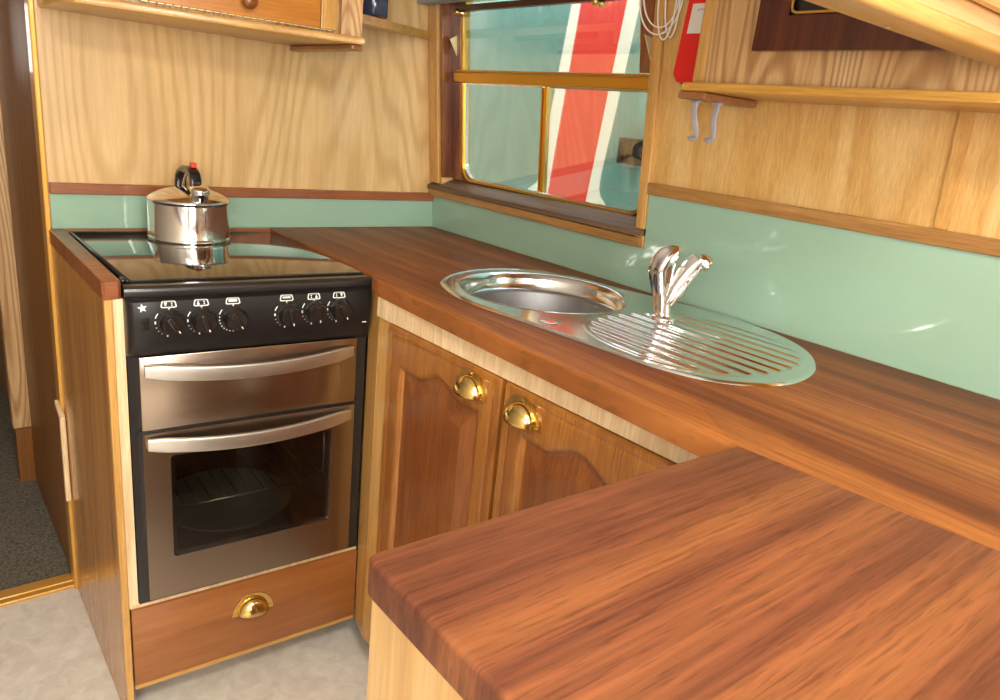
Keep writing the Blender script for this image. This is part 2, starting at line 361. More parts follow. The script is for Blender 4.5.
def sweep(path, sec, radii=None, closed=False, up=(0, 0, 1), cap=True):
    """sweep a section [(a,b)...] (a sideways, b up) along path; radii scales it"""
    bm = bmesh.new(); P = [Vector(p) for p in path]; rings = []; n = len(P)
    prev = None
    for i, p in enumerate(P):
        if closed: t = (P[(i + 1) % n] - P[i - 1]).normalized()
        else: t = (P[min(i + 1, n - 1)] - P[max(i - 1, 0)]).normalized()
        if prev is None:
            u = Vector(up); s = t.cross(u)
            if s.length < 1e-3: s = t.cross(Vector((1, 0, 0)))
            s.normalize()
        else:
            s = prev - t * prev.dot(t); s.normalize()
        prev = s; u = s.cross(t).normalized()
        k = radii[i] if radii else 1
        if not isinstance(k, (tuple, list)): k = (k, k)
        rings.append([bm.verts.new(p + s * a * k[0] + u * b * k[1]) for a, b in sec])
    m = len(sec)
    for i in range(n if closed else n - 1):
        a, b = rings[i], rings[(i + 1) % n]
        for j in range(m): bm.faces.new((a[j], a[(j + 1) % m], b[(j + 1) % m], b[j]))
    if cap and not closed: bm.faces.new(rings[0]); bm.faces.new(rings[-1])
    return bm
def circ(r, n=12): return [(r * math.cos(2 * PI * i / n), r * math.sin(2 * PI * i / n)) for i in range(n)]
def rrect(w, h, r, n=4):
    out = []
    for cx, cy, a0 in ((w / 2 - r, h / 2 - r, 0), (-w / 2 + r, h / 2 - r, 90), (-w / 2 + r, -h / 2 + r, 180), (w / 2 - r, -h / 2 + r, 270)):
        for k in range(n + 1):
            a = rad(a0 + 90 * k / n); out.append((cx + r * math.cos(a), cy + r * math.sin(a)))
    return out
def tube(path, r, n=10, closed=False): return sweep(path, circ(1, n), [r] * len(path) if not isinstance(r, list) else r, closed)
def plate(poly_xz, y0, y1):
    """polygon in x,z extruded between y0 and y1"""
    bm = bmesh.new()
    a = [bm.verts.new((x, y0, z)) for x, z in poly_xz]; b = [bm.verts.new((x, y1, z)) for x, z in poly_xz]
    bm.faces.new(a); bm.faces.new(b)
    n = len(a)
    for i in range(n): bm.faces.new((a[i], a[(i + 1) % n], b[(i + 1) % n], b[i]))
    return bm
def frame_xz(outer, inner, y0, y1):
    """ring between two equally long loops in x,z"""
    bm = bmesh.new(); n = len(outer)
    R = [[bm.verts.new((x, y, z)) for x, z in lp] for lp in (outer, inner) for y in (y0, y1)]
    o0, o1, i0, i1 = R
    for i in range(n):
        j = (i + 1) % n
        for a, b in ((o0, i0), (i1, o1), (o1, o0), (i0, i1)): bm.faces.new((a[i], a[j], b[j], b[i]))
    return bm

ZF = -0.085            # floor
H = 0.9                # worktop top
T = 0.098              # tan of the cabin side's lean
def LN(y, z, out=0.0): return Vector((-(z - H) * T + out, y, z))      # point on the leaning cabin side
def WY(y, z): return y + 0.07 * (z - 1.1)
def RX(y): return -0.569 - 0.025 * (y + 1.0)                        # front line of the right-hand run
def lean_poly(pts, o0, o1, sh=False):
    """pts (y,z) on the leaning wall, extruded from out=o0 to out=o1"""
    bm = bmesh.new()
    f = (lambda y, z: WY(y, z)) if sh else (lambda y, z: y)
    a = [bm.verts.new(LN(f(y, z), z, o0)) for y, z in pts]; b = [bm.verts.new(LN(f(y, z), z, o1)) for y, z in pts]
    bm.faces.new(a); bm.faces.new(b); n = len(a)
    for i in range(n): bm.faces.new((a[i], a[(i + 1) % n], b[(i + 1) % n], b[i]))
    return bm
def lean_rect(y0, y1, z0, z1, o0, o1, bev=0.0, sh=False):
    bm = lean_poly([(y0, z0), (y1, z0), (y1, z1), (y0, z1)], o0, o1, sh)
    if bev:
        bmesh.ops.recalc_face_normals(bm, faces=bm.faces)
        bmesh.ops.bevel(bm, geom=list(bm.edges), offset=bev, segments=2, affect='EDGES', profile=0.5)
    return bm

# ================================================================== room shell
struct(obj('floor', B((-2.08, 0.06, -4.0, 0.04, ZF - 0.03, ZF)), 'vinyl'), 'pale marbled vinyl floor of the galley')
struct(obj('floor', B((-2.08, -1.02, 0.041, 3.2, ZF - 0.03, ZF + 0.002)), 'carpet'), 'dark speckled carpet in the passage')
# gold threshold between vinyl and carpet
th = bmesh.new()
for (y0, y1, z) in ((0.005, 0.022, 0.010), (0.024, 0.050, 0.014), (0.052, 0.070, 0.010)):
    merge(th, B((-2.05, -1.0815, y0, y1, ZF, ZF + z), bev=0.003))
struct(obj('trim_1', th, 'gold_strip'), 'ribbed gold threshold strip between vinyl and carpet')
struct(obj('ceiling', B((-2.08, 0.1, -4.0, 3.2, 1.90, 1.93)), 'ceiling'))
# bulkhead block behind the cooker
struct(obj('wall_back', B((-1.075, 0.02, 0.0, 0.045, ZF, 1.90)), 'ply'), 'pale veneered bulkhead behind the cooker')
struct(obj('wall_passage', B((-1.078, -1.04, 0.045, 0.70, ZF, 1.90)), 'dark_side'), 'dark glossy lining of the passage side')
struct(obj('trim_2', B((-1.0835, -1.0715, -0.008, 0.046, ZF, 1.90), bev=0.003), 'gold_strip'), 'golden varnished edge strip of the bulkhead')
# post and plinth at the far end of the lining
struct(obj('trim_3', B((-1.128, -1.077, 0.702, 0.76, 0.115, 1.90), bev=0.003), 'ash'), 'pale wood door post beyond the dark lining')
struct(obj('trim_4', B((-1.122, -1.075, 0.702, 0.76, ZF, 0.114)), 'dark_side'), 'dark plinth under the pale door post')
struct(obj('wall_far', B((-2.08, 0.06, 3.15, 3.2, ZF, 1.90)), 'brown_side'))
struct(obj('wall_inner', B((-1.075, -1.03, 0.762, 3.14, ZF, 1.90)), 'brown_side'))
struct(obj('wall_left', B((-2.10, -2.06, -4.0, 3.2, ZF, 1.92)), 'white'))
struct(obj('wall_front', B((-2.08, 0.06, -4.05, -4.0, ZF, 1.92)), 'white'))
# leaning right-hand cabin side with the window opening
OY0, OY1, OZ0, OZ1 = -0.053, -0.868, 1.026, 1.60
wr = bmesh.new()
for (y0, y1, z0, z1) in ((0.0, OY0, 0.72, 1.9), (OY1, -4.0, 0.72, 1.9), (OY0, OY1, 0.72, OZ0), (OY0, OY1, OZ1, 1.9)):
    merge(wr, lean_rect(y0, y1, z0, z1, 0.0, 0.045))
struct(obj('wall_right', wr, 'oak_wall'), 'golden oak panelled cabin side with the window')
struct(obj('wall_hull', B((0.002, 0.05, -4.0, 0.045, ZF - 0.02, 0.76)), 'white'))
struct(obj('trim_5', lean_rect(-0.002, -0.050, 1.041, 1.86, -0.012, -0.0005, bev=0.002), 'oak'), 'oak corner trim left of the window')
struct(obj('trim_6', lean_rect(-0.867, -0.893, 1.000, 1.86, -0.011, -0.0005, bev=0.002), 'oak'), 'oak trim right of the window')
struct(obj('trim_7', B((-1.070, -0.004, -0.015, -0.0005, 0.982, 1.007), bev=0.002), 'redwood'), 'reddish wood rail above the splashback behind the cooker')
struct(obj('trim_8', lean_rect(-0.895, -3.2, 1.122, 1.148, -0.014, -0.0005, bev=0.002), 'oak_brown'), 'oak rail above the green splashback behind the sink')
struct(obj('trim_9', lean_rect(-1.498, -1.520, 1.150, 1.60, -0.004, -0.0003), 'oak'), 'narrow pale cover strip on the oak panelling')

# ------------------------------------------------------------------ splashbacks
def sp_obj(bm, label): return tag(obj('splashback', bm, 'splash', at=centroid_base(bm)), label, 'splashback')
sp_obj(B((-1.070, -0.006, -0.006, -0.0004, 0.9005, 0.9815)), 'low glossy green splashback strip behind the cooker')
sp_obj(lean_poly([(-0.007, 0.9005), (-3.1, 0.9005), (-3.1, 1.1215), (-0.895, 1.1215), (-0.895, 0.9985), (-0.007, 0.9985)], -0.006, -0.0004),
       'long glossy green splashback behind the sink and below the window')

# ================================================================== window
win = D.objects.new('window_1', None); COL.objects.link(win); win.location = LN(-0.45, 1.05, 0.03)
struct(win, 'gold framed boat window with inward tilted top light')
def wpart(name, bm, m, smooth=None, parent=win, label=None):
    off = win.location
    for v in bm.verts: v.co -= off
    o = obj(name, bm, m, parent, smooth)
    if label: o['label'] = label
    return o
# reddish reveal boards
wpart('reveal', lean_rect(OY0 - 0.0005, OY0 - 0.010, 1.062, 1.598, -0.002, 0.030), 'redwood_z')
wpart('reveal_board', lean_rect(OY0 - 0.0005, -0.107, 1.062, 1.598, 0.0305, 0.041), 'redwood_z')
wpart('reveal_board', lean_rect(-0.846, OY1 + 0.0005, 1.062, 1.3765, 0.0305, 0.040), 'redwood_z')
def rr_yz(y0, y1, z0, z1, rb, rt=0.0, n=6):
    """rounded rect loop in y,z, y0>y1 (left to right), bottom corners radius rb, top rt"""
    out = []
    def arc(cy, cz, a0, r):
        for k in range(n + 1):
            a = rad(a0 + 90 * k / n); out.append((cy + r * math.cos(a), cz + r * math.sin(a)))
    # angle measured with +y = 0deg, +z = 90deg
    arc(y0 - rb, z0 + rb, -90, rb); arc(y0 - rt, z1 - rt, 0, rt); arc(y1 + rt, z1 - rt, 90, rt); arc(y1 + rb, z0 + rb, 180, rb)
    return out
def lean_frame(outer, inner, o0, o1, sh=True):
    bm = bmesh.new(); n = len(outer); f = WY if sh else (lambda y, z: y)
    R = [[bm.verts.new(LN(f(y, z), z, o)) for y, z in lp] for lp in (outer, inner) for o in (o0, o1)]
    a0, a1, i0, i1 = R
    for i in range(n):
        j = (i + 1) % n
        for a, b in ((a0, i0), (i1, a1), (a1, a0), (i0, i1)): bm.faces.new((a[i], a[j], b[j], b[i]))
    return bm
outer = rr_yz(-0.107, -0.846, 1.060, 1.598, 0.05, 0.01)
inner = rr_yz(-0.112, -0.841, 1.0655, 1.560, 0.045, 0.02)
wpart('window_frame', lean_frame(outer, inner, 0.036, 0.062, sh=False), 'gold', 40)
wpart('sealing_strip', lean_frame(rr_yz(-0.054, -0.8675, 1.027, 1.599, 0.005, 0.005), rr_yz(-0.106, -0.847, 1.063, 1.5985, 0.051, 0.01), 0.0415, 0.05, sh=False), 'dark_wood')
wpart('gasket', lean_frame(rr_yz(-0.1125, -0.8405, 1.066, 1.342, 0.045, 0.003), rr_yz(-0.117, -0.836, 1.0700, 1.339, 0.042, 0.003), 0.044, 0.058, sh=False), 'chrome', 40,
      label='bright metal inner bead of the lower light')
wpart('transom', lean_rect(-0.085, -0.848, 1.342, 1.370, 0.022, 0.052, bev=0.003), 'gold')
wpart('transom_lip', lean_rect(-0.085, -0.848, 1.371, 1.377, 0.030, 0.046, bev=0.001), 'gold')
gt = bmesh.new()
merge(gt, lean_rect(-0.462, -0.466, 1.072, 1.342, 0.040, 0.050)); merge(gt, lean_rect(-0.4795, -0.486, 1.072, 1.342, 0.036, 0.052)); merge(gt, lean_rect(-0.466, -0.4795, 1.072, 1.342, 0.047, 0.050))
wpart('sliding_stile', gt, 'gold')
wpart('lower_pane', lean_rect(-0.112, -0.4615, 1.070, 1.342, 0.046, 0.049), 'glass')
wpart('lower_pane', lean_rect(-0.487, -0.841, 1.070, 1.342, 0.041, 0.044), 'glass')
# tilted top light: bottom edge on the transom, top edge inward
def hp(y, s, d=0.0):   # s 0..1 from hinge to top
    z = 1.378 + s * 0.155
    return Vector((-(z - H) * T + 0.040 * (1 - s) + 0.036 * s + d, WY(y, z), z))
def hrect(y0, y1, s0, s1, d0, d1):
    return hexa([hp(y0, s0, d0), hp(y1, s0, d0), hp(y1, s0, d1), hp(y0, s0, d1), hp(y0, s1, d0), hp(y1, s1, d0), hp(y1, s1, d1), hp(y0, s1, d1)])
wpart('hopper_pane', hrect(-0.125, -0.818, 0.0, 1.0, 0.0, 0.003), 'glass')
hf = bmesh.new()
for r in ((-0.113, -0.125, 0.0, 1.06), (-0.818, -0.828, 0.0, 1.06)): merge(hf, hrect(*r, -0.004, 0.008))
wpart('hopper_frame', hf, 'chrome', label='bright edge channels of the tilted top light')
wpart('hopper_top_rail', hrect(-0.113, -0.828, 1.0, 1.10, -0.006, 0.010), 'dark_wood')
for yy in (-0.150, -0.700):
    kn = xform(lathe([(0.0, -0.004), (0.009, -0.004), (0.010, 0.0), (0.009, 0.006), (0.005, 0.008), (0.004, 0.016), (0.008, 0.018), (0.009, 0.024), (0.005, 0.028), (0, 0.028)], 16),
               Matrix.Translation(hp(yy, 0.96, -0.006)) @ Matrix.Rotation(rad(-90), 4, 'Y'))
    wpart('catch_knob', kn, 'brass', True)
for yy, tri in ((-0.088, [(0.016, 1.368), (-0.042, 1.457), (-0.010, 1.474)]), (-0.840, [(-0.004, 1.374), (-0.054, 1.452), (-0.014, 1.448)])):
    q = bmesh.new()
    a = [q.verts.new((x - 0.006, yy, z)) for x, z in tri]; b = [q.verts.new((x - 0.006, yy - 0.003, z)) for x, z in tri]
    q.faces.new(a); q.faces.new(b)
    for i in range(3): q.faces.new((a[i], a[(i + 1) % 3], b[(i + 1) % 3], b[i]))
    wpart('side_quadrant', q, 'cream_metal')
wpart('reveal_board', lean_poly([(-0.812, 1.378), (-0.798, 1.598), (-0.8675, 1.598), (-0.8675, 1.378)], 0.020, 0.030), 'redwood_z')
wpart('window_head', lean_rect(-0.055, -0.866, 1.560, 1.60, -0.002, 0.040), 'dark_wood')
# sill boards across the bottom
wpart('sill', hexa([LN(-0.054, 1.0265, 0.0), LN(-0.867, 1.0265, 0.0), LN(-0.867, 1.0265, 0.036), LN(-0.054, 1.0265, 0.036),
                    LN(-0.054, 1.040, 0.0), LN(-0.867, 1.0475, 0.0), LN(-0.867, 1.0630, 0.036), LN(-0.054, 1.0545, 0.036)]), 'sill', label='glossy grey brown sloping sill board')
wpart('sill_nose', hexa([LN(-0.002, 1.0225, -0.022), LN(-0.893, 1.0275, -0.022), LN(-0.893, 1.0275, -0.0005), LN(-0.002, 1.0225, -0.0005),
                    LN(-0.002, 1.033, -0.019), LN(-0.893, 1.039, -0.019), LN(-0.893, 1.0475, -0.0005), LN(-0.002, 1.040, -0.0005)]), 'sill', label='front edge of the sill board')
wpart('sill_rail', lean_rect(-0.002, -0.890, 1.0, 1.0222, -0.018, -0.0005, bev=0.002), 'oak_brown')

# ------------------------------------------------------------------ blind roll
bl = thing('roller_blind', 'grey fabric end of a rolled blind above the window', 'blind', LN(-0.1, 1.555, -0.03))
b0 = bl.location.copy()
def rel(bm, o):
    for v in bm.verts: v.co -= o
    return bm
obj('blind_roll', rel(hexa([LN(-0.004, 1.545, -0.05), LN(-0.30, 1.548, -0.05), LN(-0.30, 1.548, -0.013), LN(-0.004, 1.545, -0.013),
                            LN(-0.004, 1.60, -0.05), LN(-0.30, 1.60, -0.05), LN(-0.30, 1.60, -0.013), LN(-0.004, 1.60, -0.013)]), b0), 'blind', bl)

# ================================================================== boat moored alongside
nb = thing('moored_boat', 'green painted boat side with a red and cream stripe outside the window', 'boat', (0.70, 0.0, -0.6))
nbo = nb.location.copy()
obj('hull_side', rel(B((0.70, 0.78, -3.2, 3.2, -0.6, 2.1)), nbo), 'boat_green', nb)
def bpoly(pts, x0, x1):
    bm = bmesh.new(); a = [bm.verts.new((x0, y, z)) for y, z in pts]; b = [bm.verts.new((x1, y, z)) for y, z in pts]
    bm.faces.new(a); bm.faces.new(b); n = len(a)
    for i in range(n): bm.faces.new((a[i], a[(i + 1) % n], b[(i + 1) % n], b[i]))
    return rel(bm, nbo)
obj('red_stripe', bpoly([(0.146, 1.98), (-0.085, 1.98), (-0.057, 1.69), (0.020, 0.93), (0.236, 0.93), (0.222, 1.117), (0.171, 1.70)], 0.6975, 0.6999), 'boat_red', nb)
obj('cream_band', bpoly([(0.186, 1.98), (0.146, 1.98), (0.171, 1.70), (0.222, 1.117), (0.236, 0.93), (0.375, 0.93), (0.370, 0.97), (0.354, 0.994), (0.326, 1.010), (0.306, 1.025), (0.298, 1.05), (0.291, 1.117), (0.221, 1.70)], 0.6977, 0.6999), 'boat_cream', nb)
obj('cream_band', bpoly([(-0.085, 1.98), (-0.158, 1.98), (-0.120, 1.69), (-0.072, 1.29), (-0.046, 1.10), (-0.044, 1.045), (-0.058, 1.015), (-0.085, 0.992), (-0.108, 0.965), (-0.110, 0.93), (0.020, 0.93), (0.002, 1.10), (-0.057, 1.69)], 0.6977, 0.6999), 'boat_cream', nb)
vb = obj('vent_box', rel(B((0.655, 0.6999, -0.235, -0.148, 1.145, 1.235), bev=0.004), nbo), 'black_satin', nb, label if False else None)
vs = bmesh.new()
for k in range(3): merge(vs, B((0.6535, 0.6555, -0.228 + k * 0.026, -0.210 + k * 0.026, 1.155, 1.222)))
obj('vent_slot', rel(vs, nbo), 'black_gloss', vb)

# ================================================================== worktops
P_ = [(-0.549, -0.001), (-0.008, -0.001), (-0.008, -3.0), (-0.552, -3.0), (-0.552, -1.95), (-0.562, -1.836), (-0.590, -1.5575)]
front = [(-0.590, -1.548), (-0.588, -1.45), (-0.584, -1.20), (-0.580, -1.0), (-0.575, -0.80), (-0.570, -0.66), (-0.566, -0.622), (-0.558, -0.610), (-0.549, -0.605)]
SINKC = (-0.270, -0.848)
hole = [(SINKC[0] + 0.186 * math.cos(2 * PI * i / 48), SINKC[1] + 0.186 * math.sin(2 * PI * i / 48)) for i in range(48)]
wt = prism(P_ + front, H - 0.036, H, bev=0.007, seg=3, hole=hole, nobev=lambda c: c.y < -1.6)
tag(obj('worktop', wt, 'iroko_y', at=(-0.28, -1.2, H - 0.036), smooth=30), 'long oiled hardwood worktop carrying the sink along the cabin side', 'worktop')
pl = [(-0.5905, -1.5585), (-0.5625, -1.8365), (-0.5525, -1.95), (-0.5525, -2.35), (-1.074, -2.35), (-1.083, -2.346), (-1.0855, -2.335),
      (-1.086, -1.562), (-1.0848, -1.553), (-1.0820, -1.548), (-1.074, -1.546)]
tag(obj('worktop', prism(pl[::-1], H - 0.032, H + 0.0005, bev=0.005, seg=4, nobev=lambda c: c.x > -0.585), 'iroko_x', at=(-0.85, -1.9, H - 0.032), smooth=30),
    'broad hardwood worktop of the peninsula with rounded corner in the foreground', 'worktop')
sl = [(-1.0785, -0.002), (-1.046, -0.002), (-1.046, -0.553), (-1.052, -0.560), (-1.074, -0.562), (-1.0785, -0.556)]
tag(obj('worktop', prism(sl, H - 0.034, H, bev=0.003, seg=2), 'redwood', at=(-1.062, -0.28, H - 0.034), smooth=30),
    'narrow hardwood worktop strip on the left side of the cooker', 'worktop')
tag(obj('hob_upstand', B((-1.0455, -0.5495, -0.0235, -0.002, H - 0.034, H), bev=0.002), 'redwood', at=(-0.8, -0.012, H - 0.034)), 'thin hardwood strip between the glass hob and the splashback', 'worktop strip')

# ================================================================== end panel left of the cooker
ep = thing('end_panel', 'brown veneered end panel left of the cooker with pale front edge', 'panel', (-1.066, -0.28, ZF))
eo = ep.location.copy()
obj('side_panel', rel(B((-1.0765, -1.0625, -0.550, -0.009, ZF, H - 0.0345)), eo), 'brown_side', ep)
obj('front_edge', rel(B((-1.0765, -1.0625, -0.561, -0.5505, ZF, H - 0.0345), bev=0.002), eo), 'oak', ep)
obj('filler_strip', rel(B((-1.0620, -1.0445, -0.557, -0.30, 0.20, H - 0.0345)), eo), 'beech', ep)
ph = thing('pull_handle', 'slim wooden pull handle on the bulkhead edge beside the brown end panel', 'handle', (-1.086, 0.0, 0.19))
po = ph.location.copy()
obj('grip', rel(B((-1.091, -1.0785, -0.036, -0.024, 0.20, 0.435), bev=0.003), po), 'beech', ph)
obj('top_arm', rel(hexa([(-1.091, -0.036, 0.436), (-1.091, -0.024, 0.430), (-1.0785, -0.024, 0.430), (-1.0785, -0.036, 0.436),
                         (-1.0915, 0.020, 0.462), (-1.0915, 0.026, 0.448), (-1.0845, 0.026, 0.448), (-1.0845, 0.020, 0.462)]), po), 'beech', ph)
obj('bolt', rel(B((-1.092, -1.0785, 0.004, 0.012, 0.318, 0.342)), po), 'chrome', ph)

# ================================================================== cup handle
def cup_handle(parent, at, w=0.094, h=0.044, d=0.026, rz=0.0):
    """brass cup pull: front faces local -y, open below"""
    a = w / 2 - 0.012; bm = bmesh.new()
    nu, nv = 24, 10; g = []
    for i in range(nu + 1):
        th_ = PI * i / nu; row = []
        for j in range(nv + 1):
            ph_ = PI / 2 * j / nv
            row.append(bm.verts.new((a * math.cos(th_), -0.002 - d * math.sin(th_) ** 0.8 * math.sin(ph_) if math.sin(th_) > 0 else -0.002, (h - 0.013) * math.sin(th_) * math.cos(ph_))))
        g.append(row)
    for i in range(nu):
        for j in range(nv): bm.faces.new((g[i][j], g[i + 1][j], g[i + 1][j + 1], g[i][j + 1]))
    bmesh.ops.remove_doubles(bm, verts=bm.verts, dist=0.0002)
    cup = obj('handle', bm, 'brass', parent, True)
    s = cup.modifiers.new('thick', 'SOLIDIFY'); s.thickness = 0.0016; s.offset = 0
    cup.location = at; cup.rotation_euler = (0, 0, rz)
    fl = bmesh.new(); ro, ri = [], []
    for i in range(nu + 1):
        t = PI * i / nu
        ro.append(((a + 0.012) * math.cos(t), h * math.sin(t) - 0.003)); ri.append(((a - 0.002) * math.cos(t), (h - 0.015) * math.sin(t) - 0.003 * (1 - math.sin(t))))
    vo = [[fl.verts.new((x, y, z)) for x, z in lp] for lp in (ro, ri) for y in (-0.0035, -0.0002)]
    for i in range(nu):
        fl.faces.new((vo[0][i], vo[0][i + 1], vo[2][i + 1], vo[2][i])); fl.faces.new((vo[1][i], vo[1][i + 1], vo[3][i + 1], vo[3][i]))
        fl.faces.new((vo[0][i], vo[0][i + 1], vo[1][i + 1], vo[1][i])); fl.faces.new((vo[2][i], vo[2][i + 1], vo[3][i + 1], vo[3][i]))
    for e in (0, nu): fl.faces.new((vo[0][e], vo[2][e], vo[3][e], vo[1][e]))
    for sx in (-1, 1, 0):
        x, z = (sx * (a + 0.005), 0.004) if sx else (0, h - 0.009)
        merge(fl, xform(lathe([(0.0032, 0), (0.0028, 0.0012), (0.0, 0.0018)], 10), Matrix.Translation((x, -0.0035, z)) @ Matrix.Rotation(rad(90), 4, 'X')))
    o = obj('handle_flange', fl, 'brass', cup, 30)
    return cup

# ================================================================== cooker
CKR = -math.atan(0.047)
ck = thing('cooker', 'black and stainless steel gas cooker with glass hob top', 'cooker', (-0.79, -0.5727, 0.2), CKR)
def cp(name, bm, m, smooth=None, parent=None, label=None, shear=False):
    for v in bm.verts:
        v.co.z -= 0.2
        if shear: v.co.x -= 0.047 * max(0, v.co.y)
    o = obj(name, bm, m, parent or ck, smooth)
    if label: o['label'] = label
    return o
# shell open at the front over the oven cavity
def shell(x0, x1, y0, y1, z0, z1, cx0, cx1, cz0, cz1, cy1):
    bm = bmesh.new(); V = lambda *p: bm.verts.new(p)
    o = [V(x, y, z) for y in (y0, y1) for x, z in ((x0, z0), (x1, z0), (x1, z1), (x0, z1))]
    c = [V(x, y, z) for y in (y0, cy1) for x, z in ((cx0, cz0), (cx1, cz0), (cx1, cz1), (cx0, cz1))]
    F = bm.faces.new
    F((o[4], o[5], o[6], o[7]))
    for i in range(4):
        j = (i + 1) % 4
        F((o[i], o[j], o[j + 4], o[i + 4])); F((o[i], o[j], c[j], c[i])); F((c[i], c[j], c[j + 4], c[i + 4]))
    F((c[4], c[5], c[6], c[7]))
    return bm
cp('body', shell(-0.253, 0.238, 0.0, 0.49, 0.207, 0.868, -0.20, 0.17, 0.27, 0.575, 0.40), 'black_enamel', shear=True)
# oven shelf with wires
ov = bmesh.new()
merge(ov, tube([(-0.198, 0.02, 0.405), (0.168, 0.02, 0.405)], 0.0028, 8)); merge(ov, tube([(-0.198, 0.36, 0.405), (0.168, 0.36, 0.405)], 0.0028, 8))
for k in range(13): merge(ov, tube([(-0.185 + k * 0.0285, 0.02, 0.408), (-0.185 + k * 0.0285, 0.36, 0.408)], 0.0018, 6))
cp('oven_shelf', ov, 'wire', True)
for x in (-0.197, 0.167):
    rn = bmesh.new()
    for z in (0.34, 0.40, 0.46, 0.52): merge(rn, tube([(x, 0.03, z - 0.006), (x, 0.37, z - 0.006)], 0.0022, 6))
    for y in (0.05, 0.34): merge(rn, tube([(x, y, 0.30), (x, y, 0.55)], 0.002, 6))
    cp('shelf_runner', rn, 'wire', True)
cp('oven_tray', xform(lathe([(0.0, 0.0), (0.135, 0.0), (0.15, 0.01), (0.153, 0.01), (0.137, -0.004), (0, -0.004)], 40), Matrix.Translation((-0.02, 0.19, 0.300))), plain('dish_green_enamel', (0.10, 0.15, 0.12), 0.3), True)
# doors
def cdoor(name, z0, z1, window=False, label=None):
    y0, y1 = -0.016, -0.001
    x0, x1 = -0.236, 0.209
    if window:
        n = 5
        inn = [(x, z) for x, z in rrect(0.343, 0.232, 0.008, n)]; inn = [(x - 0.015, z + 0.428) for x, z in inn]
        out = [(x + (x0 + x1) / 2, z + (z0 + z1) / 2) for x, z in rrect(x1 - x0, z1 - z0, 0.004, n)]
        bm = frame_xz(out, inn, y0, y1)
    else:
        bm = B((x0, x1, y0, y1, z0, z1), bev=0.002)
    return cp(name, bm, 'steel_door', 30, label=label)
gd = cdoor('grill_door', 0.604, 0.755, label='brushed steel grill door')
od = cdoor('oven_door', 0.220, 0.597, True, label='brushed steel oven door with dark window')
def child(parent, name, bm, m, smooth=None, label=None):
    for v in bm.verts: v.co.z -= 0.2
    o = obj(name, bm, m, parent, smooth)
    if label: o['label'] = label
    return o
child(od, 'door_glass', plate([(x - 0.015, z + 0.428) for x, z in rrect(0.3425, 0.2315, 0.008, 5)], -0.0135, -0.0105), 'oven_glass', label='smoked glass pane')
gl2 = bmesh.new()
merge(gl2, frame_xz([(x - 0.015, z + 0.428) for x, z in rrect(0.350, 0.240, 0.008, 5)], [(x - 0.015, z + 0.428) for x, z in rrect(0.325, 0.214, 0.008, 5)], -0.0095, -0.0035))
child(od, 'door_seal', gl2, 'black_enamel')
def bar_handle(parent, zc, hh, xl=-0.228, xr=0.197):
    """wide flat bowed handle strip, thicker than deep"""
    n = 24; path = []; rr = []
    for i in range(n + 1):
        t = i / n; x = xl + (xr - xl) * t
        bow = 1 - (2 * t - 1) ** 2
        path.append((x, -0.022 - 0.022 * bow, zc - 0.012 * bow + 0.004))
        rr.append((1, 1))
    sec = rrect(0.010, hh, 0.0045, 3)
    # sweep: sideways = y, up = z
    bm = bmesh.new(); rings = []
    for i, p in enumerate(path):
        e = min(i, n - i); k = 1.0 if e > 1 else (0.93 if e == 1 else 0.80)
        rings.append([bm.verts.new((p[0], p[1] + a, p[2] + b * k)) for a, b in sec])
    m_ = len(sec)
    for i in range(n):
        for j in range(m_): bm.faces.new((rings[i][j], rings[i][(j + 1) % m_], rings[i + 1][(j + 1) % m_], rings[i + 1][j]))
    bm.faces.new(rings[0]); bm.faces.new(rings[-1])
    for x in (xl + 0.010, xr - 0.010):
        merge(bm, B((x - 0.006, x + 0.006, -0.022, -0.0162, zc - hh * 0.3, zc + hh * 0.3), bev=0.001))
    return child(parent, 'handle', bm, 'steel_handle', 40, label='satin steel bowed handle')
bar_handle(gd, 0.724, 0.032)
bar_handle(od, 0.573, 0.032)
cp('door_divider', B((-0.245, 0.22, -0.009, -0.0005, 0.5975, 0.6035)), 'black_enamel')
# fascia: swept profile, rounded ends
prof = [(-0.004, 0.757), (-0.016, 0.758), (-0.026, 0.766), (-0.033, 0.785), (-0.037, 0.815), (-0.037, 0.845), (-0.033, 0.866), (-0.020, 0.872), (-0.001, 0.872)]
def py(z):
    for (ya, za), (yb, zb) in zip(prof[1:], prof[2:]):
        if za <= z <= zb: return ya + (yb - ya) * (z - za) / (zb - za)
    return -0.033
fb = bmesh.new(); cols = []
xs = [-0.256, -0.2545, -0.250, -0.243] + [-0.23 + 0.46 * i / 8 for i in range(9)][0:9]
xs = [-0.2555, -0.254, -0.250, -0.243, -0.20, 0.0, 0.18, 0.222, 0.229, 0.233, 0.2345]
ks = [0.0, 0.55, 0.86, 1, 1, 1, 1, 1, 0.86, 0.55, 0.0]
for x, k in zip(xs, ks): cols.append([fb.verts.new((x, -0.001 + (y + 0.001) * (0.25 + 0.75 * k), 0.8145 + (z - 0.8145) * (0.97 + 0.03 * k))) for y, z in prof])
for a, b in zip(cols, cols[1:]):
    for j in range(len(prof)):
        fb.faces.new((a[j], a[(j + 1) % len(prof)], b[(j + 1) % len(prof)], b[j]))
fb.faces.new(cols[0]); fb.faces.new(cols[-1])
fa = cp('control_panel', fb, 'black_satin', 50, label='black control panel with white markings')
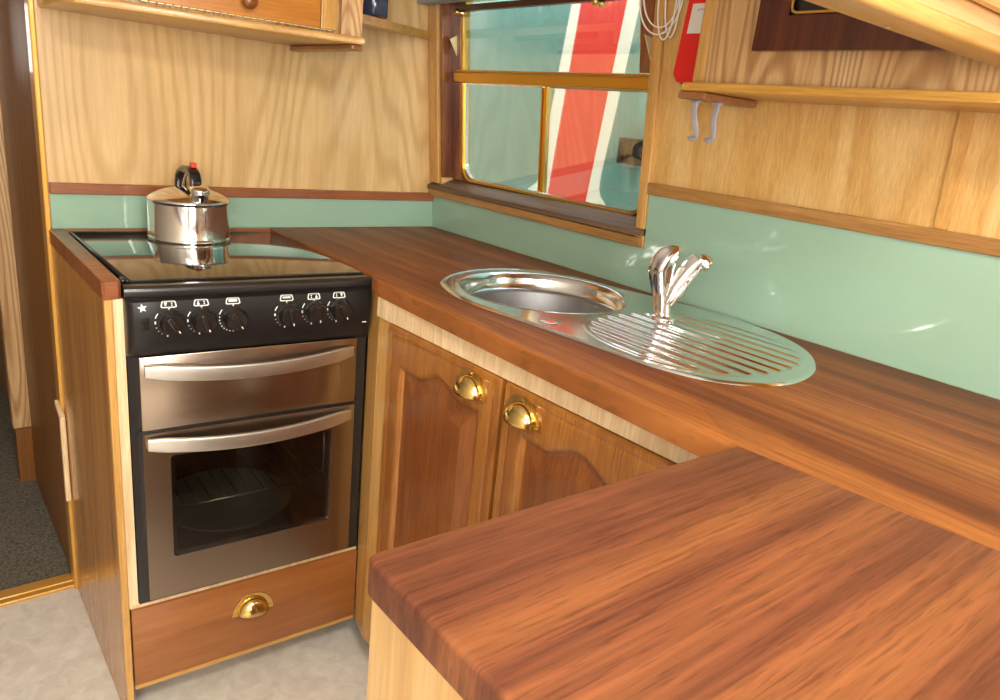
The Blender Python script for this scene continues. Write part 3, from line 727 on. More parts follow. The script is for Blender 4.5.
# markings (thin raised print following the panel)
def mark(pts, x, z, dep=0.0006):
    """polygon (dx,dz) printed on the fascia"""
    bm = bmesh.new()
    f = [bm.verts.new((x + a, py(z + b) - dep, z + b)) for a, b in pts]; g = [bm.verts.new((x + a, py(z + b) + 0.001, z + b)) for a, b in pts]
    bm.faces.new(f); n = len(f)
    for i in range(n): bm.faces.new((f[i], f[(i + 1) % n], g[(i + 1) % n], g[i]))
    return bm
def ringmark(po, pi_, x, z, dep=0.0006):
    bm = bmesh.new(); n = len(po)
    f = [bm.verts.new((x + a, py(z + b) - dep, z + b)) for a, b in po]; g = [bm.verts.new((x + a, py(z + b) - dep, z + b)) for a, b in pi_]
    for i in range(n): bm.faces.new((f[i], f[(i + 1) % n], g[(i + 1) % n], g[i]))
    return bm
KN = [(-0.183, 0.8265, 0), (-0.126, 0.8265, 35), (-0.068, 0.8265, 5), (0.041, 0.8265, 62), (0.098, 0.829, 66), (0.153, 0.830, 20)]
LB = [-0.185, -0.127, -0.068, 0.039, 0.097, 0.153]
PRS = [bmesh.new() for _ in range(6)]
for i, x in enumerate(LB):
    pr = PRS[i]
    z = 0.8605; w0, h0 = 0.0275, 0.0125
    def trap(w, h, r): return [(a * (1 + 0.0 if b > 0 else 1.12), b) for a, b in rrect(w, h, r, 3)]
    merge(pr, ringmark(trap(w0 * 0.92, h0, 0.003), trap(w0 * 0.92 - 0.004, h0 - 0.0035, 0.002), x, z))
    if i in (2, 3):      # grill / oven box symbols
        merge(pr, mark(rrect(0.0165, 0.0034 if i == 3 else 0.0050, 0.0008, 2), x, z + 0.001, 0.0007))
    else:                # four dots, one filled, for hob burners
        for k, (a, b) in enumerate(((-0.0055, 0.002), (0.0055, 0.002), (-0.0055, -0.0018), (0.0055, -0.0018))):
            big = k == {0: 0, 1: 2, 4: 3, 5: 1}[i]
            r = 0.0026 if big else 0.0013
            merge(pr, mark(circ(r, 8), x + a, z + b, 0.0007))
    merge(pr, mark([(-0.0022, 0.0015), (0, -0.0015), (0.0022, 0.0015)], x, z - 0.0085, 0.0007))
def arcmark(cx, cz, a0, a1, r0, r1, n=5):
    po = [(r1 * math.cos(rad(a0 + (a1 - a0) * k / n)), r1 * math.sin(rad(a0 + (a1 - a0) * k / n))) for k in range(n + 1)]
    pi_ = [(r0 * math.cos(rad(a0 + (a1 - a0) * k / n)), r0 * math.sin(rad(a0 + (a1 - a0) * k / n))) for k in range(n, -1, -1)]
    return mark(po + pi_, cx, cz)
for i, (x, z, _) in enumerate(KN):
    R_ = 0.0265
    pr = PRS[i]
    merge(pr, arcmark(x - 0.001, z + 0.001, 140, 162, R_ - 0.0008, R_ + 0.0009))
    if i == 2:
        for k in range(11):
            a = rad(172 + k * 14); merge(pr, mark(circ(0.0013, 7), x + R_ * math.cos(a), z + R_ * math.sin(a)))
    else:
        a = rad(178); merge(pr, mark(rrect(0.0026, 0.0056, 0.001, 2), x + R_ * math.cos(a), z + R_ * math.sin(a)))
        for k, rr_ in enumerate((0.0010, 0.0008, 0.0007)):
            a = rad(200 + k * 17); merge(pr, mark(circ(rr_, 6), x + R_ * math.cos(a), z + R_ * math.sin(a)))
        a = rad(258); merge(pr, mark(rrect(0.0026, 0.0050, 0.001, 2), x + R_ * math.cos(a), z + R_ * math.sin(a)))
star = []
for k in range(10):
    a = rad(90 + 36 * k + 8); r = 0.0085 if k % 2 == 0 else 0.0036
    star.append((r * math.cos(a), r * math.sin(a)))
for pr in PRS: child(fa, 'dial_marking', pr, 'white_print', label='white dial symbols')
child(fa, 'star_emblem', mark(star, -0.230, 0.856), 'white_print', label='small white star')
child(fa, 'dash_marking', mark(rrect(0.0095, 0.0022, 0.0006, 2), 0.214, 0.797), 'white_print')
# igniter rocker
ig = child(fa, 'igniter_switch', B((-0.2345, -0.2195, -0.0385, -0.030, 0.8135, 0.8385), bev=0.001), 'black_plastic')
child(ig, 'rocker', B((-0.2315, -0.2225, -0.0405, -0.036, 0.8165, 0.8355), bev=0.001), 'black_gloss')
kd = None
for i, (x, z, ang) in enumerate(KN):
    if kd is None:
        k = lathe([(0.0, 0.0), (0.0215, 0.0), (0.0218, 0.004), (0.0200, 0.006), (0.0185, 0.009), (0.0178, 0.020), (0.0165, 0.022), (0.0, 0.0215)], 32)
        xform(k, Matrix.Rotation(rad(90), 4, 'X'))
        kd = obj('knob', k, 'black_plastic', ck, 40)
        g = B((-0.0045, 0.0045, -0.0265, -0.0205, -0.0165, 0.0165), bev=0.002)
        kg = obj('grip', g, 'black_plastic', kd, 40)
        kt = obj('pointer', B((-0.0008, 0.0008, -0.0270, -0.0262, 0.010, 0.0145)), 'white_print', kd)
        cur = kd
    else:
        cur = kd.copy(); COL.objects.link(cur); cur.parent = ck
        for c_ in (kg, kt):
            cc = c_.copy(); COL.objects.link(cc); cc.parent = cur
    cur.location = (x + 0.001, py(z) - 0.0002, z - 0.2)
    cur.scale = (1.13, 1.0, 1.13)
    cur.rotation_euler = (rad(-4), rad(180 - 35 + ang * 0.4), 0)
# hob: black frame, glass lid
cp('hob_frame', prism([(-0.252, -0.004 + 0.012), (-0.252, 0.545), (0.238, 0.545), (0.238, 0.010)][::-1], 0.872, 0.889, bev=0.003), 'black_satin', shear=True)
lip = bmesh.new()
merge(lip, sweep([(-0.254, 0.0, 0.880), (-0.20, -0.005, 0.880), (0.18, -0.005, 0.880), (0.236, 0.0, 0.880)], rrect(0.034, 0.024, 0.009, 4), up=(0, 0, 1)))
cp('front_rail', lip, 'black_enamel', 40)
cp('hob_glass', prism([(-0.238, 0.026), (-0.243, 0.528), (0.233, 0.528), (0.236, 0.026)], 0.8895, 0.8945, bev=0.0015, seg=2), 'black_gloss', 30, shear=True, label='black mirror glass hob lid')
eb = bmesh.new()
merge(eb, tube([(-0.241, 0.022, 0.8935), (-0.246, 0.534, 0.8925), (0.234, 0.534, 0.8900)], 0.0045, 8))
cp('lid_edging', eb, 'black_enamel', True, shear=True)
cp('lid_hinge', tube([(-0.250, 0.02, 0.894), (-0.250, 0.035, 0.894)], 0.006, 12), 'black_plastic', True)

# ------------------------------------------------------------------ drawer under the cooker
dr = thing('plinth_drawer', 'wide wooden drawer front with brass cup pull under the cooker', 'drawer', (-0.808, -0.5727, 0.0), CKR)
obj('drawer_front', B((-0.2525, 0.258, -0.004, 0.014, 0.008, 0.197), bev=0.003), 'drawer', dr, 30)
obj('bottom_bead_or_glint', B((-0.2525, 0.258, -0.002, 0.012, -0.004, 0.0075), bev=0.002), 'oak_x', dr)
obj('top_rail', B((-0.2525, 0.258, 0.004, 0.016, 0.1975, 0.2065)), 'beech', dr)
obj('drawer_box', B((-0.225, 0.225, 0.0185, 0.45, 0.02, 0.18)), 'beech', dr)
cup_handle(dr, (-0.001, -0.004, 0.114), w=0.094, h=0.050)

# ================================================================== sink cabinet
sc = thing('sink_cabinet', 'wooden cabinet with two arched doors under the sink worktop', 'cabinet', (-0.54, -1.08, ZF))
so = sc.location.copy()
def rfpoly(pts, d0, d1):
    """polygon (y,z) on the run's front plane, depth offsets d0..d1 towards +x"""
    bm = bmesh.new(); a = [bm.verts.new((RX(y) + d0, y, z)) for y, z in pts]; b = [bm.verts.new((RX(y) + d1, y, z)) for y, z in pts]
    bm.faces.new(a); bm.faces.new(b); n = len(a)
    for i in range(n): bm.faces.new((a[i], a[(i + 1) % n], b[(i + 1) % n], b[i]))
    return rel(bm, so)
def rfrect(y0, y1, z0, z1, d0, d1): return rfpoly([(y0, z0), (y1, z0), (y1, z1), (y0, z1)], d0, d1)
obj('top_rail', rfrect(-0.66, -1.552, 0.8215, 0.8635, 0.006, 0.034), 'beech', sc)
# filler from the cooker to the first door
fl_pts = [(-0.5475, -0.585), (-0.560, -0.640), (RX(-0.66) + 0.012, -0.66), (RX(-0.712) + 0.012, -0.712), (RX(-0.712) + 0.034, -0.712), (-0.520, -0.585)]
obj('filler_post', rel(prism(fl_pts[::-1], -0.004, 0.8635), so), 'oak', sc)
cb = bmesh.new()
merge(cb, prism([(-0.548, -0.72), (-0.03, -0.72), (-0.03, -0.735), (-0.548, -0.735)], -0.02, 0.70))
merge(cb, prism([(-0.530, -1.5), (-0.03, -1.5), (-0.03, -1.515), (-0.530, -1.515)], -0.02, 0.84))
merge(cb, prism([(-0.545, -0.736), (-0.03, -0.736), (-0.03, -1.499), (-0.528, -1.499)], -0.02, 0.0))
obj('carcass', rel(cb, so), 'beech', sc)
obj('door_mullion', rfrect(-1.065, -1.113, 0.0, 0.822, 0.0145, 0.032), 'oak', sc)
obj('end_stile', rfrect(-1.468, -1.550, 0.0, 0.8212, 0.004, 0.032), 'oak', sc)
obj('plinth', rfrect(-0.60, -1.552, ZF, -0.021, 0.075, 0.090), 'dark_side', sc)
def cab_door(yl, yr, z0, z1):
    w = yl - yr; hgt = z1 - z0
    yc_ = (yl + yr) / 2
    e = D.objects.new('door', None); COL.objects.link(e); e.parent = sc
    e.location = Vector((RX(yc_), yc_, z0)) - so; e.rotation_euler = (0, 0, rad(-90 + 1.43))
    sw = 0.056
    def top(x):      # cathedral arch of the panel opening (local z)
        u = abs(x) / (w / 2 - sw)
        base = hgt - 0.083
        if u > 0.62: return base + 0.002
        return base + 0.026 * (0.5 + 0.5 * math.cos(PI * min(1, u / 0.62)))
    def sd(x, z):
        return min(w / 2 - sw - abs(x), (top(x) - z) * 0.9, z - 0.062)
    nx, nz = 96, 190
    def hgtf(x, z):
        ed = min(w / 2 - abs(x), hgt - z, z)
        y = 0.0
        if ed < 0.004: y += 0.004 - math.sqrt(max(0, 0.004 ** 2 - (0.004 - ed) ** 2))
        elif 0.015 < ed < 0.021: y += 0.0018 * math.sin((ed - 0.015) / 0.006 * PI)
        s = sd(x, z)
        if s > -0.006:
            if s < 0: y += 0.002 * (1 + s / 0.006)
            elif s < 0.005: y += 0.002 + 0.006 * (s / 0.005)
            elif s < 0.012: y += 0.008
            elif s < 0.040: y += 0.008 - 0.0055 * (s - 0.012) / 0.028
            elif s < 0.043: y += 0.0025 - 0.0015 * (s - 0.040) / 0.003
            else: y += 0.001
        return y
    xs_ = [-w / 2 + w * i / nx for i in range(nx + 1)]; zs_ = [hgt * j / nz for j in range(nz + 1)]
    fr, pn = bmesh.new(), bmesh.new(); cf, cpn = {}, {}
    def vert(bm, c, i, j):
        if (i, j) not in c: c[(i, j)] = bm.verts.new((xs_[i], hgtf(xs_[i], zs_[j]), zs_[j]))
        return c[(i, j)]
    for i in range(nx):
        for j in range(nz):
            s = sd((xs_[i] + xs_[i + 1]) / 2, (zs_[j] + zs_[j + 1]) / 2)
            bm, c = (pn, cpn) if s > 0.004 else (fr, cf)
            bm.faces.new((vert(bm, c, i, j), vert(bm, c, i + 1, j), vert(bm, c, i + 1, j + 1), vert(bm, c, i, j + 1)))
    # door edges and back
    q = [fr.verts.new((x, 0.013, z)) for x, z in ((-w / 2, 0), (w / 2, 0), (w / 2, hgt), (-w / 2, hgt))]
    fr.faces.new(q)
    fr.faces.new([q[0]] + [cf[(0, j)] for j in range(nz + 1)] + [q[3]]); fr.faces.new([q[1]] + [cf[(nx, j)] for j in range(nz + 1)] + [q[2]])
    fr.faces.new([q[0]] + [cf[(i, 0)] for i in range(nx + 1)] + [q[1]]); fr.faces.new([q[3]] + [cf[(i, nz)] for i in range(nx + 1)] + [q[2]])
    obj('door_frame', fr, 'door_frame', e, 35); obj('door_panel', pn, 'door_panel', e, 35)
    return e
d1 = cab_door(-0.716, -1.085, 0.012, 0.820)
d2 = cab_door(-1.095, -1.462, 0.012, 0.820)
cup_handle(d1, (0.105, 0.0, 0.755), w=0.094, h=0.048)
cup_handle(d2, (-0.130, 0.0, 0.754), w=0.094, h=0.048)

# ================================================================== peninsula cabinet
pc = thing('peninsula_cabinet', 'pale ash base unit under the foreground peninsula worktop', 'cabinet', (-0.83, -1.95, ZF))
pco = pc.location.copy()
obj('end_panel', rel(B((-1.0795, -1.058, -2.33, -1.551, ZF, H - 0.0325), bev=0.001), pco), 'peninsula_side', pc)
obj('back_panel', rel(B((-1.0575, -0.60, -1.578, -1.562, ZF, H - 0.0325)), pco), 'peninsula_side', pc)
obj('near_panel', rel(B((-1.0575, -0.60, -2.33, -2.312, ZF, H - 0.0325)), pco), 'peninsula_side', pc)

# ================================================================== sink
outl = [(-0.499, -0.885), (-0.486, -0.80), (-0.452, -0.715), (-0.392, -0.662), (-0.310, -0.630), (-0.225, -0.628), (-0.150, -0.657), (-0.098, -0.712),
        (-0.072, -0.79), (-0.062, -0.87), (-0.046, -0.95), (-0.026, -1.04), (-0.018, -1.13), (-0.022, -1.21), (-0.048, -1.305), (-0.100, -1.382),
        (-0.174, -1.432), (-0.263, -1.457), (-0.341, -1.449), (-0.410, -1.402), (-0.448, -1.32), (-0.463, -1.20), (-0.474, -1.10), (-0.486, -1.00)]
op = catmull([(x, y, 0) for x, y in outl], 14, closed=True)
sx_, sy_ = SINKC
polar = sorted([(math.atan2(p.y - sy_, p.x - sx_), math.hypot(p.x - sx_, p.y - sy_)) for p in op])
def rout(a):
    while a > PI: a -= 2 * PI
    while a < -PI: a += 2 * PI
    n = len(polar)
    for i in range(n):
        a1, r1 = polar[i]; a2, r2 = polar[(i + 1) % n]
        if i == n - 1: a2 += 2 * PI
        aa = a if a >= polar[0][0] else a + 2 * PI
        if a1 <= aa <= a2: return r1 + (r2 - r1) * (aa - a1) / max(1e-9, a2 - a1)
    return polar[0][1]
R0 = 0.176
angs = []
a = -PI
while a < PI - 1e-6:
    angs.append(a)
    dev = abs(a + PI / 2)
    a += rad(0.22) if dev < rad(34) else (rad(0.8) if dev < rad(60) else rad(3))
def drain_mask(x, y):
    # recessed ribbed area: rounded D shape
    u = (x + 0.252) / 0.178; v = (y + 1.235) / 0.185
    return 1 - (abs(u) ** 2.3 + abs(v) ** 2.3)
def zsink(x, y, edge):
    z = 0.9035
    if edge < 0.012: z = 0.9005 + 0.0045 * math.sin(min(1, edge / 0.006) * PI / 2) - (0.0015 * max(0, (edge - 0.006) / 0.006))
    m_ = drain_mask(x, y)
    if m_ > 0:
        k = min(1, m_ / 0.10)
        k = k * k * (3 - 2 * k)
        fan = (x + 0.252) * (1 + 0.12 * (y + 1.235))
        ph = fan / 0.0345 * 2 * PI
        z += -0.0015 * k + k * 0.0021 * math.tanh(1.6 * math.sin(ph)) 
    d = abs(m_)
    if -0.12 < m_ <= 0: z += 0.0010 * math.sin(PI * (-m_) / 0.12)
    return z
NR = 130
sb = bmesh.new(); rings = []
bead = [(R0, 0.8915), (R0 + 0.0035, 0.8985), (R0 + 0.009, 0.9035), (R0 + 0.014, 0.9045)]
for a in angs:
    ca, sa = math.cos(a), math.sin(a); ro = rout(a); col_ = []
    for r, z in bead: col_.append(sb.verts.new((sx_ + r * ca, sy_ + r * sa, z)))
    for k in range(1, NR + 1):
        r = R0 + 0.014 + (ro - R0 - 0.014) * (k / NR)
        x, y = sx_ + r * ca, sy_ + r * sa
        col_.append(sb.verts.new((x, y, zsink(x, y, ro - r))))
    rings.append(col_)
for i in range(len(rings)):
    A_, B_ = rings[i], rings[(i + 1) % len(rings)]
    for k in range(len(A_) - 1): sb.faces.new((A_[k], B_[k], B_[k + 1], A_[k + 1]))
sk = thing('sink', 'round bowl stainless steel sink with ribbed oval drainer set in the worktop', 'sink', (sx_, sy_, H))
sko = sk.location.copy()
obj('drainer_top', rel(sb, sko), 'steel_sink', sk, True)
obj('bowl_collar', lathe([(R0, -0.0085), (R0 - 0.002, -0.016), (R0 - 0.004, -0.030), (R0 - 0.009, -0.033)], 96, cap=False), 'steel_sink', sk, True)
obj('bowl', lathe([(R0 - 0.009, -0.033), (R0 - 0.013, -0.0345), (R0 - 0.016, -0.040), (R0 - 0.020, -0.10), (R0 - 0.030, -0.135), (R0 - 0.055, -0.150), (0.040, -0.156), (0.036, -0.160), (0, -0.160)], 96, cap=False), 'steel_satin', sk, True)
obj('waste', lathe([(0.0, -0.156), (0.018, -0.156), (0.030, -0.1545), (0.038, -0.153), (0.041, -0.155)], 32, cap=False), 'chrome', sk, True)
ov_ = lathe([(0.0, 0.0052), (0.010, 0.0058), (0.018, 0.0052), (0.0215, 0.0040), (0.022, 0.0030)], 32, cap=False)
obj('overflow_plug', xform(ov_, Matrix.Translation((-0.437 - sx_, -1.052 - sy_, 0.0))), 'chrome', sk, True)

# ================================================================== tap
tp = thing('mixer_tap', 'chrome mixer tap with leaf shaped lever standing behind the drainer', 'tap', (-0.183, -1.108, 0.9035))
obj('base_flange', lathe([(0.0, -0.0005), (0.0265, -0.0005), (0.0268, 0.003), (0.023, 0.006), (0.019, 0.008), (0.0, 0.008)], 36), 'chrome', tp, True)
def lobe(pts, rad_, flute=0.10, nf=5, n=30):
    P3 = catmull(pts, 8); m_ = len(P3); rs = catmull([(r, 0, 0) for r in rad_], 8); sec = []
    bm = bmesh.new(); prev = None; rg = []
    for i, p in enumerate(P3):
        t = (P3[min(i + 1, m_ - 1)] - P3[max(i - 1, 0)]).normalized()
        s = t.cross(Vector((0.75, 0.66, 0.0))).normalized() if prev is None else (prev - t * prev.dot(t)).normalized()
        prev = s; u = s.cross(t)
        r = rs[i].x
        rg.append([bm.verts.new(p + (s * math.cos(2 * PI * j / n) + u * math.sin(2 * PI * j / n)) * r * (1 + flute * math.cos(nf * 2 * PI * j / n + i * 0.05))) for j in range(n)])
    for a_, b_ in zip(rg, rg[1:]):
        for j in range(n): bm.faces.new((a_[j], a_[(j + 1) % n], b_[(j + 1) % n], b_[j]))
    bm.faces.new(rg[0]); bm.faces.new(rg[-1]); return bm
obj('body', lobe([(0, 0, 0.004), (-0.003, 0.004, 0.035), (-0.009, 0.010, 0.072), (-0.012, 0.013, 0.100), (-0.006, 0.007, 0.124), (0.004, -0.004, 0.136), (0.010, -0.010, 0.139)],
                 [0.0165, 0.0170, 0.0215, 0.0240, 0.0210, 0.0125, 0.004]), 'chrome', tp, True)
obj('spout', lobe([(0.002, -0.002, 0.030), (0.008, -0.010, 0.060), (0.018, -0.020, 0.090), (0.027, -0.030, 0.112), (0.034, -0.038, 0.124)],
                  [0.012, 0.0185, 0.0195, 0.0185, 0.0165], 0.08), 'chrome', tp, True)
e_ = xform(lathe([(0.0, -0.006), (0.0135, -0.006), (0.0150, 0.0), (0.0150, 0.016), (0.0135, 0.018), (0.010, 0.018), (0.009, 0.012), (0, 0.012)], 28),
           Matrix.Translation((0.036, -0.041, 0.1235)) @ Vector((0.60, -0.70, -0.38)).to_track_quat('Z', 'Y').to_matrix().to_4x4())
obj('spout_end', e_, 'chrome', tp, 40)

# ================================================================== kettle
kt_ = thing('kettle', 'stainless steel whistling kettle with black handle on the glass hob', 'kettle', (-0.794, -0.118, 0.8947))
kt_.scale = (1.025, 1.025, 1.03)
obj('body', lathe([(0.0, 0.0), (0.0930, 0.0), (0.0936, 0.002), (0.0936, 0.005), (0.0920, 0.008), (0.0915, 0.010), (0.0912, 0.05), (0.0908, 0.084), (0.0915, 0.0875), (0.0928, 0.089), (0.0932, 0.091), (0.0915, 0.0945),
                   (0.083, 0.101), (0.064, 0.110), (0.040, 0.117), (0.020, 0.120), (0.0, 0.121)], 72), 'kettle_steel', kt_, 50)
spm = Matrix.Translation((0.002, -0.066, 0.088)) @ Matrix.Rotation(rad(20), 4, 'X') @ Matrix.Scale(1.2, 4)
obj('spout', xform(lathe([(0.023, -0.02), (0.020, 0.0), (0.0178, 0.012), (0.0165, 0.022), (0.0165, 0.026), (0.0185, 0.028), (0.0185, 0.031), (0.0150, 0.032), (0.014, 0.024), (0.0, 0.022)], 36, cap=False), spm), 'kettle_steel', kt_, True)
obj('spout_flap', xform(lathe([(0.0, 0.031), (0.0165, 0.031), (0.018, 0.0335), (0.012, 0.037), (0.0, 0.0385)], 28), spm), 'chrome', kt_, True)
hpth = catmull([(-0.004, 0.046, 0.104), (-0.004, 0.050, 0.120), (-0.003, 0.046, 0.143), (-0.001, 0.030, 0.156), (0.000, 0.010, 0.160)], 6)
obj('handle', sweep(hpth, rrect(0.026, 0.016, 0.006, 3), up=(0, 1, 0)), 'black_plastic', kt_, 45)
hp2 = catmull([(0.000, 0.009, 0.160), (0.001, -0.018, 0.160), (0.001, -0.038, 0.153), (0.001, -0.047, 0.142), (0.001, -0.049, 0.128)], 6)
obj('handle_front', sweep(hp2, rrect(0.025, 0.018, 0.004, 3), up=(0, 0, 1)), 'black_plastic', kt_, 45)
obj('trigger', B((-0.002, 0.010, -0.034, -0.014, 0.167, 0.1790), bev=0.002), 'red_plastic', kt_, label='red trigger button')
obj('handle_band', tube(catmull([(-0.004, 0.034, 0.112), (-0.002, 0.026, 0.134), (0.001, 0.016, 0.152)], 5), 0.003, 8), 'chrome', kt_, True)

# ================================================================== wall cabinet above the cooker
wc = thing('wall_cabinet', 'oak wall cabinet with orange door and round knob above the cooker', 'cabinet', (-0.77, -0.15, 1.379))
wo = wc.location.copy()
bottom = [(-1.066, -0.002), (-1.060, -0.225), (-1.040, -0.262), (-0.966, -0.290), (-0.717, -0.315), (-0.49, -0.365), (-0.474, -0.372), (-0.468, -0.360), (-0.468, -0.002)]
obj('bottom_board', rel(prism(bottom, 1.379, 1.396, bev=0.006, seg=3, bevbot=0.004), wo), 'oak_x', wc, 30)
def fy(x): return -0.285 - 0.30 * 0.5 * (x + 0.97) / 0.5 * 0.32 - 0.02 * 0
car = [(-1.050, -0.003), (-1.050, -0.235), (-0.966, -0.268), (-0.530, -0.318), (-0.470, -0.330), (-0.470, -0.003)]
obj('carcass', rel(prism(car, 1.3965, 1.84), wo), 'ash', wc)
st = [(-0.515, -0.321), (-0.468, -0.332), (-0.468, -0.346), (-0.515, -0.335)]
obj('stile', rel(prism(st, 1.397, 1.84), wo), 'ash', wc)
dang = math.atan2(-0.050, 0.436)
wd = D.objects.new('door', None); COL.objects.link(wd); wd.parent = wc
wd.location = Vector((-0.966, -0.273, 1.402)) - wo; wd.rotation_euler = (0, 0, dang)
obj('door_stile', B((0.405, 0.442, -0.020, -0.001, 0.0, 0.42), bev=0.002), 'oak', wd)
obj('door_stile', B((0.0, 0.037, -0.020, -0.001, 0.0, 0.42), bev=0.002), 'oak', wd)
obj('door_panel', B((0.0375, 0.4045, -0.016, -0.001, 0.0, 0.42), bev=0.002), 'door_up', wd)
dsh = bmesh.new()  # thin pale dashes that paint a broken highlight under the door
for k in range(26): merge(dsh, B((0.04 + k * 0.0152, 0.052 + k * 0.0152, -0.0175, -0.0165, -0.0018, -0.0002)))
obj('bottom_bead_or_glint', dsh, 'cream_metal', wd, label='pale dashes painting a broken highlight along the bottom edge')
kb = xform(lathe([(0.0, 0.0), (0.011, 0.0), (0.010, 0.006), (0.009, 0.010), (0.014, 0.016), (0.0165, 0.022), (0.014, 0.028), (0.006, 0.031), (0, 0.0315)], 28), Matrix.Translation((0.245, -0.016, 0.030)) @ Matrix.Rotation(rad(90), 4, 'X'))
obj('knob', kb, 'door_panel', wd, True)
obj('end_batten', rel(B((-0.496, -0.470, -0.355, -0.002, 1.366, 1.3785), bev=0.003), wo), 'batten', wc)
# open corner shelf
cs_ = thing('corner_shelf', 'small oak corner shelf between the wall cabinet and the window', 'shelf', (-0.25, -0.1, 1.44))
co = cs_.location.copy()
sh = bmesh.new()
tp_ = [(-0.4665, -0.290, 1.436, 1.456), (-0.062, -0.004, 1.455, 1.476), (-0.4665, -0.004, 1.455, 1.476)]
a = [sh.verts.new((x, y, z0)) for x, y, z0, z1 in tp_]; b = [sh.verts.new((x, y, z1)) for x, y, z0, z1 in tp_]
sh.faces.new(a); sh.faces.new(b)
for i in range(3): sh.faces.new((a[i], a[(i + 1) % 3], b[(i + 1) % 3], b[i]))
obj('board', rel(sh, co), 'oak_x', cs_)
obj('batten', rel(hexa([(-0.4665, -0.20, 1.417), (-0.445, -0.20, 1.417), (-0.29, -0.004, 1.428), (-0.4665, -0.004, 1.428),
                        (-0.4665, -0.20, 1.4405), (-0.445, -0.20, 1.4405), (-0.29, -0.004, 1.4535), (-0.4665, -0.004, 1.4535)]), co), 'batten', cs_)
mg = thing('mug', 'dark navy glazed mug on the small corner shelf', 'mug', (-0.302, -0.090, 1.4765))
obj('body', lathe([(0.0, 0.0), (0.038, 0.0), (0.040, 0.003), (0.0405, 0.09), (0.039, 0.092), (0.037, 0.09), (0.0365, 0.006), (0, 0.005)], 48), 'navy', mg, 50)
obj('handle', tube(catmull([(-0.040, 0.0, 0.072), (-0.060, 0.002, 0.070), (-0.068, 0.003, 0.048), (-0.060, 0.002, 0.026), (-0.040, 0.0, 0.022)], 6), 0.005, 10), 'navy', mg, True)

# ================================================================== shelf cupboard over the sink
sc2 = thing('wall_cupboard', 'ash cupboard with dark mahogany panel and open flap door above the splashback', 'cupboard', (-0.12, -1.7, 1.33))
s2 = sc2.location.copy()
shelf_pl = [(-0.045, -1.078), (-0.205, -1.078), (-0.218, -1.090), (-0.222, -1.11), (-0.222, -2.6), (-0.045, -2.6)]
obj('bottom_shelf', rel(prism(shelf_pl, 1.330, 1.345, bev=0.005, seg=3, bevbot=0.004), s2), 'oak_y', sc2, 30)
obj('end_batten', rel(B((-0.216, -0.052, -1.142, -1.082, 1.317, 1.3295), bev=0.003), s2), 'batten', sc2)
obj('face_panel', rel(B((-0.200, -0.182, -2.55, -1.122, 1.3455, 1.86)), s2), 'ash', sc2)
obj('corner_stile', rel(B((-0.199, -0.062, -1.1215, -1.094, 1.3455, 1.86), bev=0.005), s2), 'oak', sc2)
# mahogany frame with brass beaded recess
ms = bmesh.new()
merge(ms, B((-0.216, -0.2005, -1.276, -1.220, 1.397, 1.84))); merge(ms, B((-0.216, -0.2005, -1.80, -1.276, 1.397, 1.449)))
obj('dark_frame', rel(ms, s2), 'mahogany', sc2, label='dark mahogany frame')
obj('dark_panel', rel(B((-0.206, -0.2005, -1.80, -1.2755, 1.4495, 1.84)), s2), 'black_enamel', sc2, label='black recessed panel')
gb = bmesh.new()
merge(gb, tube([(-0.214, -1.2785, 1.84), (-0.214, -1.2785, 1.462), (-0.214, -1.281, 1.4555), (-0.214, -1.288, 1.453), (-0.214, -1.80, 1.453)], 0.0024, 8))
obj('brass_bead', rel(gb, s2), 'gold_strip', sc2, True)
# flap door standing open, at right angles to the front
fp = D.objects.new('open_door', None); COL.objects.link(fp); fp.parent = sc2; fp.location = Vector((-0.222, -1.612, 1.371)) - s2
fp.rotation_euler = (0, 0, 0)
fr_ = bmesh.new()
merge(fr_, B((-0.58, 0.0, -0.036, 0.012, 0.0, 0.018), bev=0.005, seg=3))
obj('bottom_rail', fr_, 'oak_x', fp, 30)
obj('door_panel', B((-0.58, 0.0, -0.012, 0.008, 0.0185, 0.515)), 'ash_y', fp)
obj('raised_field', B((-0.56, -0.03, -0.026, -0.0125, 0.045, 0.49), bev=0.006), 'ash_y', fp)
scw = xform(lathe([(0.0, 0.0), (0.0032, 0.0), (0.004, -0.0008), (0.0, -0.0014)], 12), Matrix.Translation((-0.345, 0.000, 0.0)))
obj('screw', scw, 'chrome', fp)

# ------------------------------------------------------------------ plastic hooks under the shelf end
def hook(loc, tilt, label):
    t = thing('hook', label, 'hook', loc, 0, 'plastic hooks under the shelf')
    p = catmull([(0, 0, 0), (-0.002, 0.0, -0.012), (-0.004, tilt, -0.030), (0.0, tilt * 1.5, -0.048), (-0.002, tilt * 1.8, -0.060), (-0.007, tilt * 2.0, -0.065), (-0.013, tilt * 2.0, -0.065), (-0.016, tilt * 2, -0.061)], 5)
    n = len(p); rr_ = [1.0 - 0.35 * (i / n) if i < n * 0.7 else 0.75 + 0.45 * ((i - n * 0.7) / (n * 0.3)) for i in range(n)]
    obj('arm', sweep(p, rrect(0.0130, 0.0055, 0.0020, 3), rr_, up=(1, 0, 0)), 'grey_plastic', t, 40)
    obj('mount', B((-0.007, 0.007, -0.008, 0.008, 0.0003, 0.004), bev=0.001), 'grey_plastic', t)
    return t
hook((-0.181, -1.099, 1.3127), -0.007, 'short grey plastic hook under the shelf end, the one nearer the window')
hook((-0.152, -1.126, 1.3127), -0.001, 'short grey plastic hook under the shelf end, the one farther from the window')

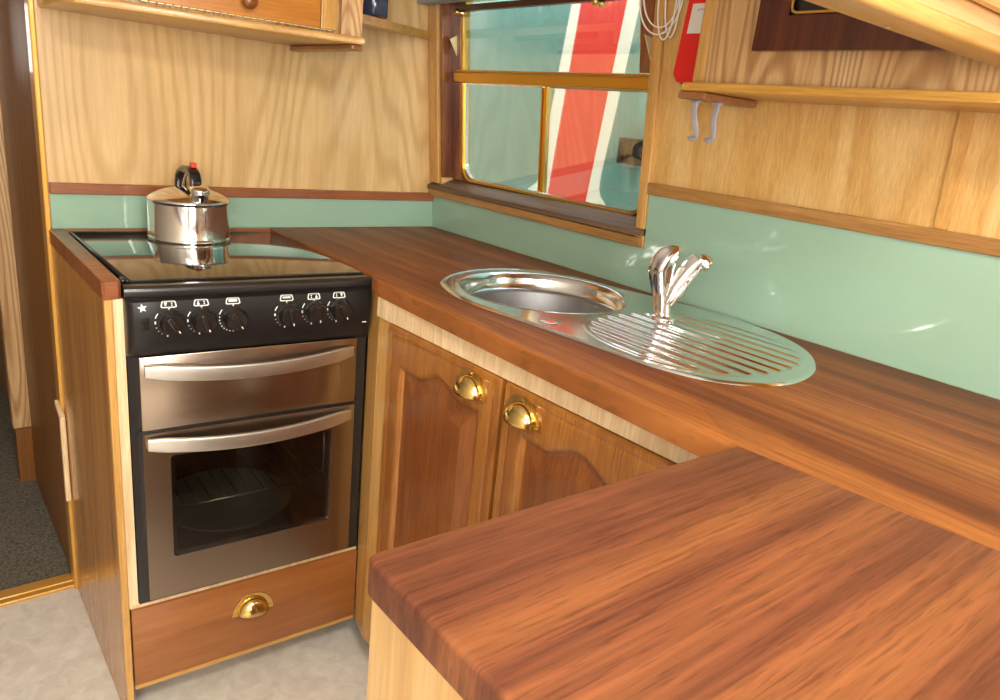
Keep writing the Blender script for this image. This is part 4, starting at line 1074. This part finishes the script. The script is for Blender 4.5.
# ------------------------------------------------------------------ fire blanket case
fbk = thing('fire_blanket_case', 'flat red fire blanket case with white label on the cabin side', 'fire blanket', LN(-1.00, 1.355, -0.03))
fo = fbk.location.copy()
def fb_pt(y, z, o): return LN(y - 0.16 * (z - 1.355), z, o)
fbb = bmesh.new()
lp = [(-0.962, 1.357), (-0.949, 1.372), (-0.949, 1.62), (-1.07, 1.62), (-1.07, 1.353)]
a = [fbb.verts.new(fb_pt(y, z, -0.034)) for y, z in lp]; b = [fbb.verts.new(fb_pt(y, z, -0.0015)) for y, z in lp]
fbb.faces.new(a); fbb.faces.new(b)
for i in range(5): fbb.faces.new((a[i], a[(i + 1) % 5], b[(i + 1) % 5], b[i]))
obj('case', rel(fbb, fo), 'red_case', fbk)
fe = tube([fb_pt(-0.9665, 1.3555, -0.020), fb_pt(-0.948, 1.371, -0.020), fb_pt(-0.9475, 1.62, -0.020)], 0.003, 8)
obj('edge_binding', rel(fe, fo), 'black_plastic', fbk, True)
lb = bmesh.new(); a = [lb.verts.new(fb_pt(y, z, -0.0345)) for y, z in ((-0.962, 1.447), (-0.962, 1.500), (-1.03, 1.500), (-1.03, 1.447))]
b = [lb.verts.new(fb_pt(y, z, -0.0350)) for y, z in ((-0.962, 1.447), (-0.962, 1.500), (-1.03, 1.500), (-1.03, 1.447))]
lb.faces.new(a); lb.faces.new(b)
for i in range(4): lb.faces.new((a[i], a[(i + 1) % 4], b[(i + 1) % 4], b[i]))
lbo = obj('paper_label', rel(lb, fo), 'white', fbk, label='white paper label')
gm = tube([fb_pt(-0.985 + 0.016 * math.cos(rad(t_)), 1.472 + 0.018 * math.sin(rad(t_)), -0.0352) for t_ in range(60, 230, 10)], 0.0010, 6)
obj('printed_arc', rel(gm, fo), 'grey_print', lbo)

# ------------------------------------------------------------------ coiled cord
cd = thing('cord', 'looped white twisted cord hanging beside the window', 'cord', LN(-0.89, 1.44, -0.03))
cdo = cd.location.copy()
def loop(yc_, zb, wy, hz, o, ph=0.0):
    pts = []
    for k in range(40):
        t = 2 * PI * k / 40
        y = yc_ + wy * math.cos(t); z = zb + hz + hz * math.sin(t)
        pts.append(LN(y, z, o - 0.004 * math.sin(t + ph)))
    return pts
for (yc_, zb, wy, hz, o, ph_) in ((-0.895, 1.462, 0.046, 0.062, -0.026, 0.4), (-0.900, 1.447, 0.054, 0.075, -0.032, 2.0), (-0.922, 1.436, 0.026, 0.080, -0.037, 4.0), (-0.928, 1.442, 0.022, 0.076, -0.028, 5.0)):
    obj('strand', rel(tube(loop(yc_, zb, wy, hz, o, ph_), 0.0017, 8, closed=True), cdo), 'cord', cd, True)

# ------------------------------------------------------------------ ceiling lamp fitting
lf = thing('ceiling_lamp', 'round flush ceiling lamp over the galley', 'lamp', (-1.15, -2.05, 1.87))
obj('rim', lathe([(0.20, 0.028), (0.205, 0.008), (0.195, 0.0), (0.188, 0.004), (0.185, 0.028)], 48, cap=False), 'chrome', lf, True)
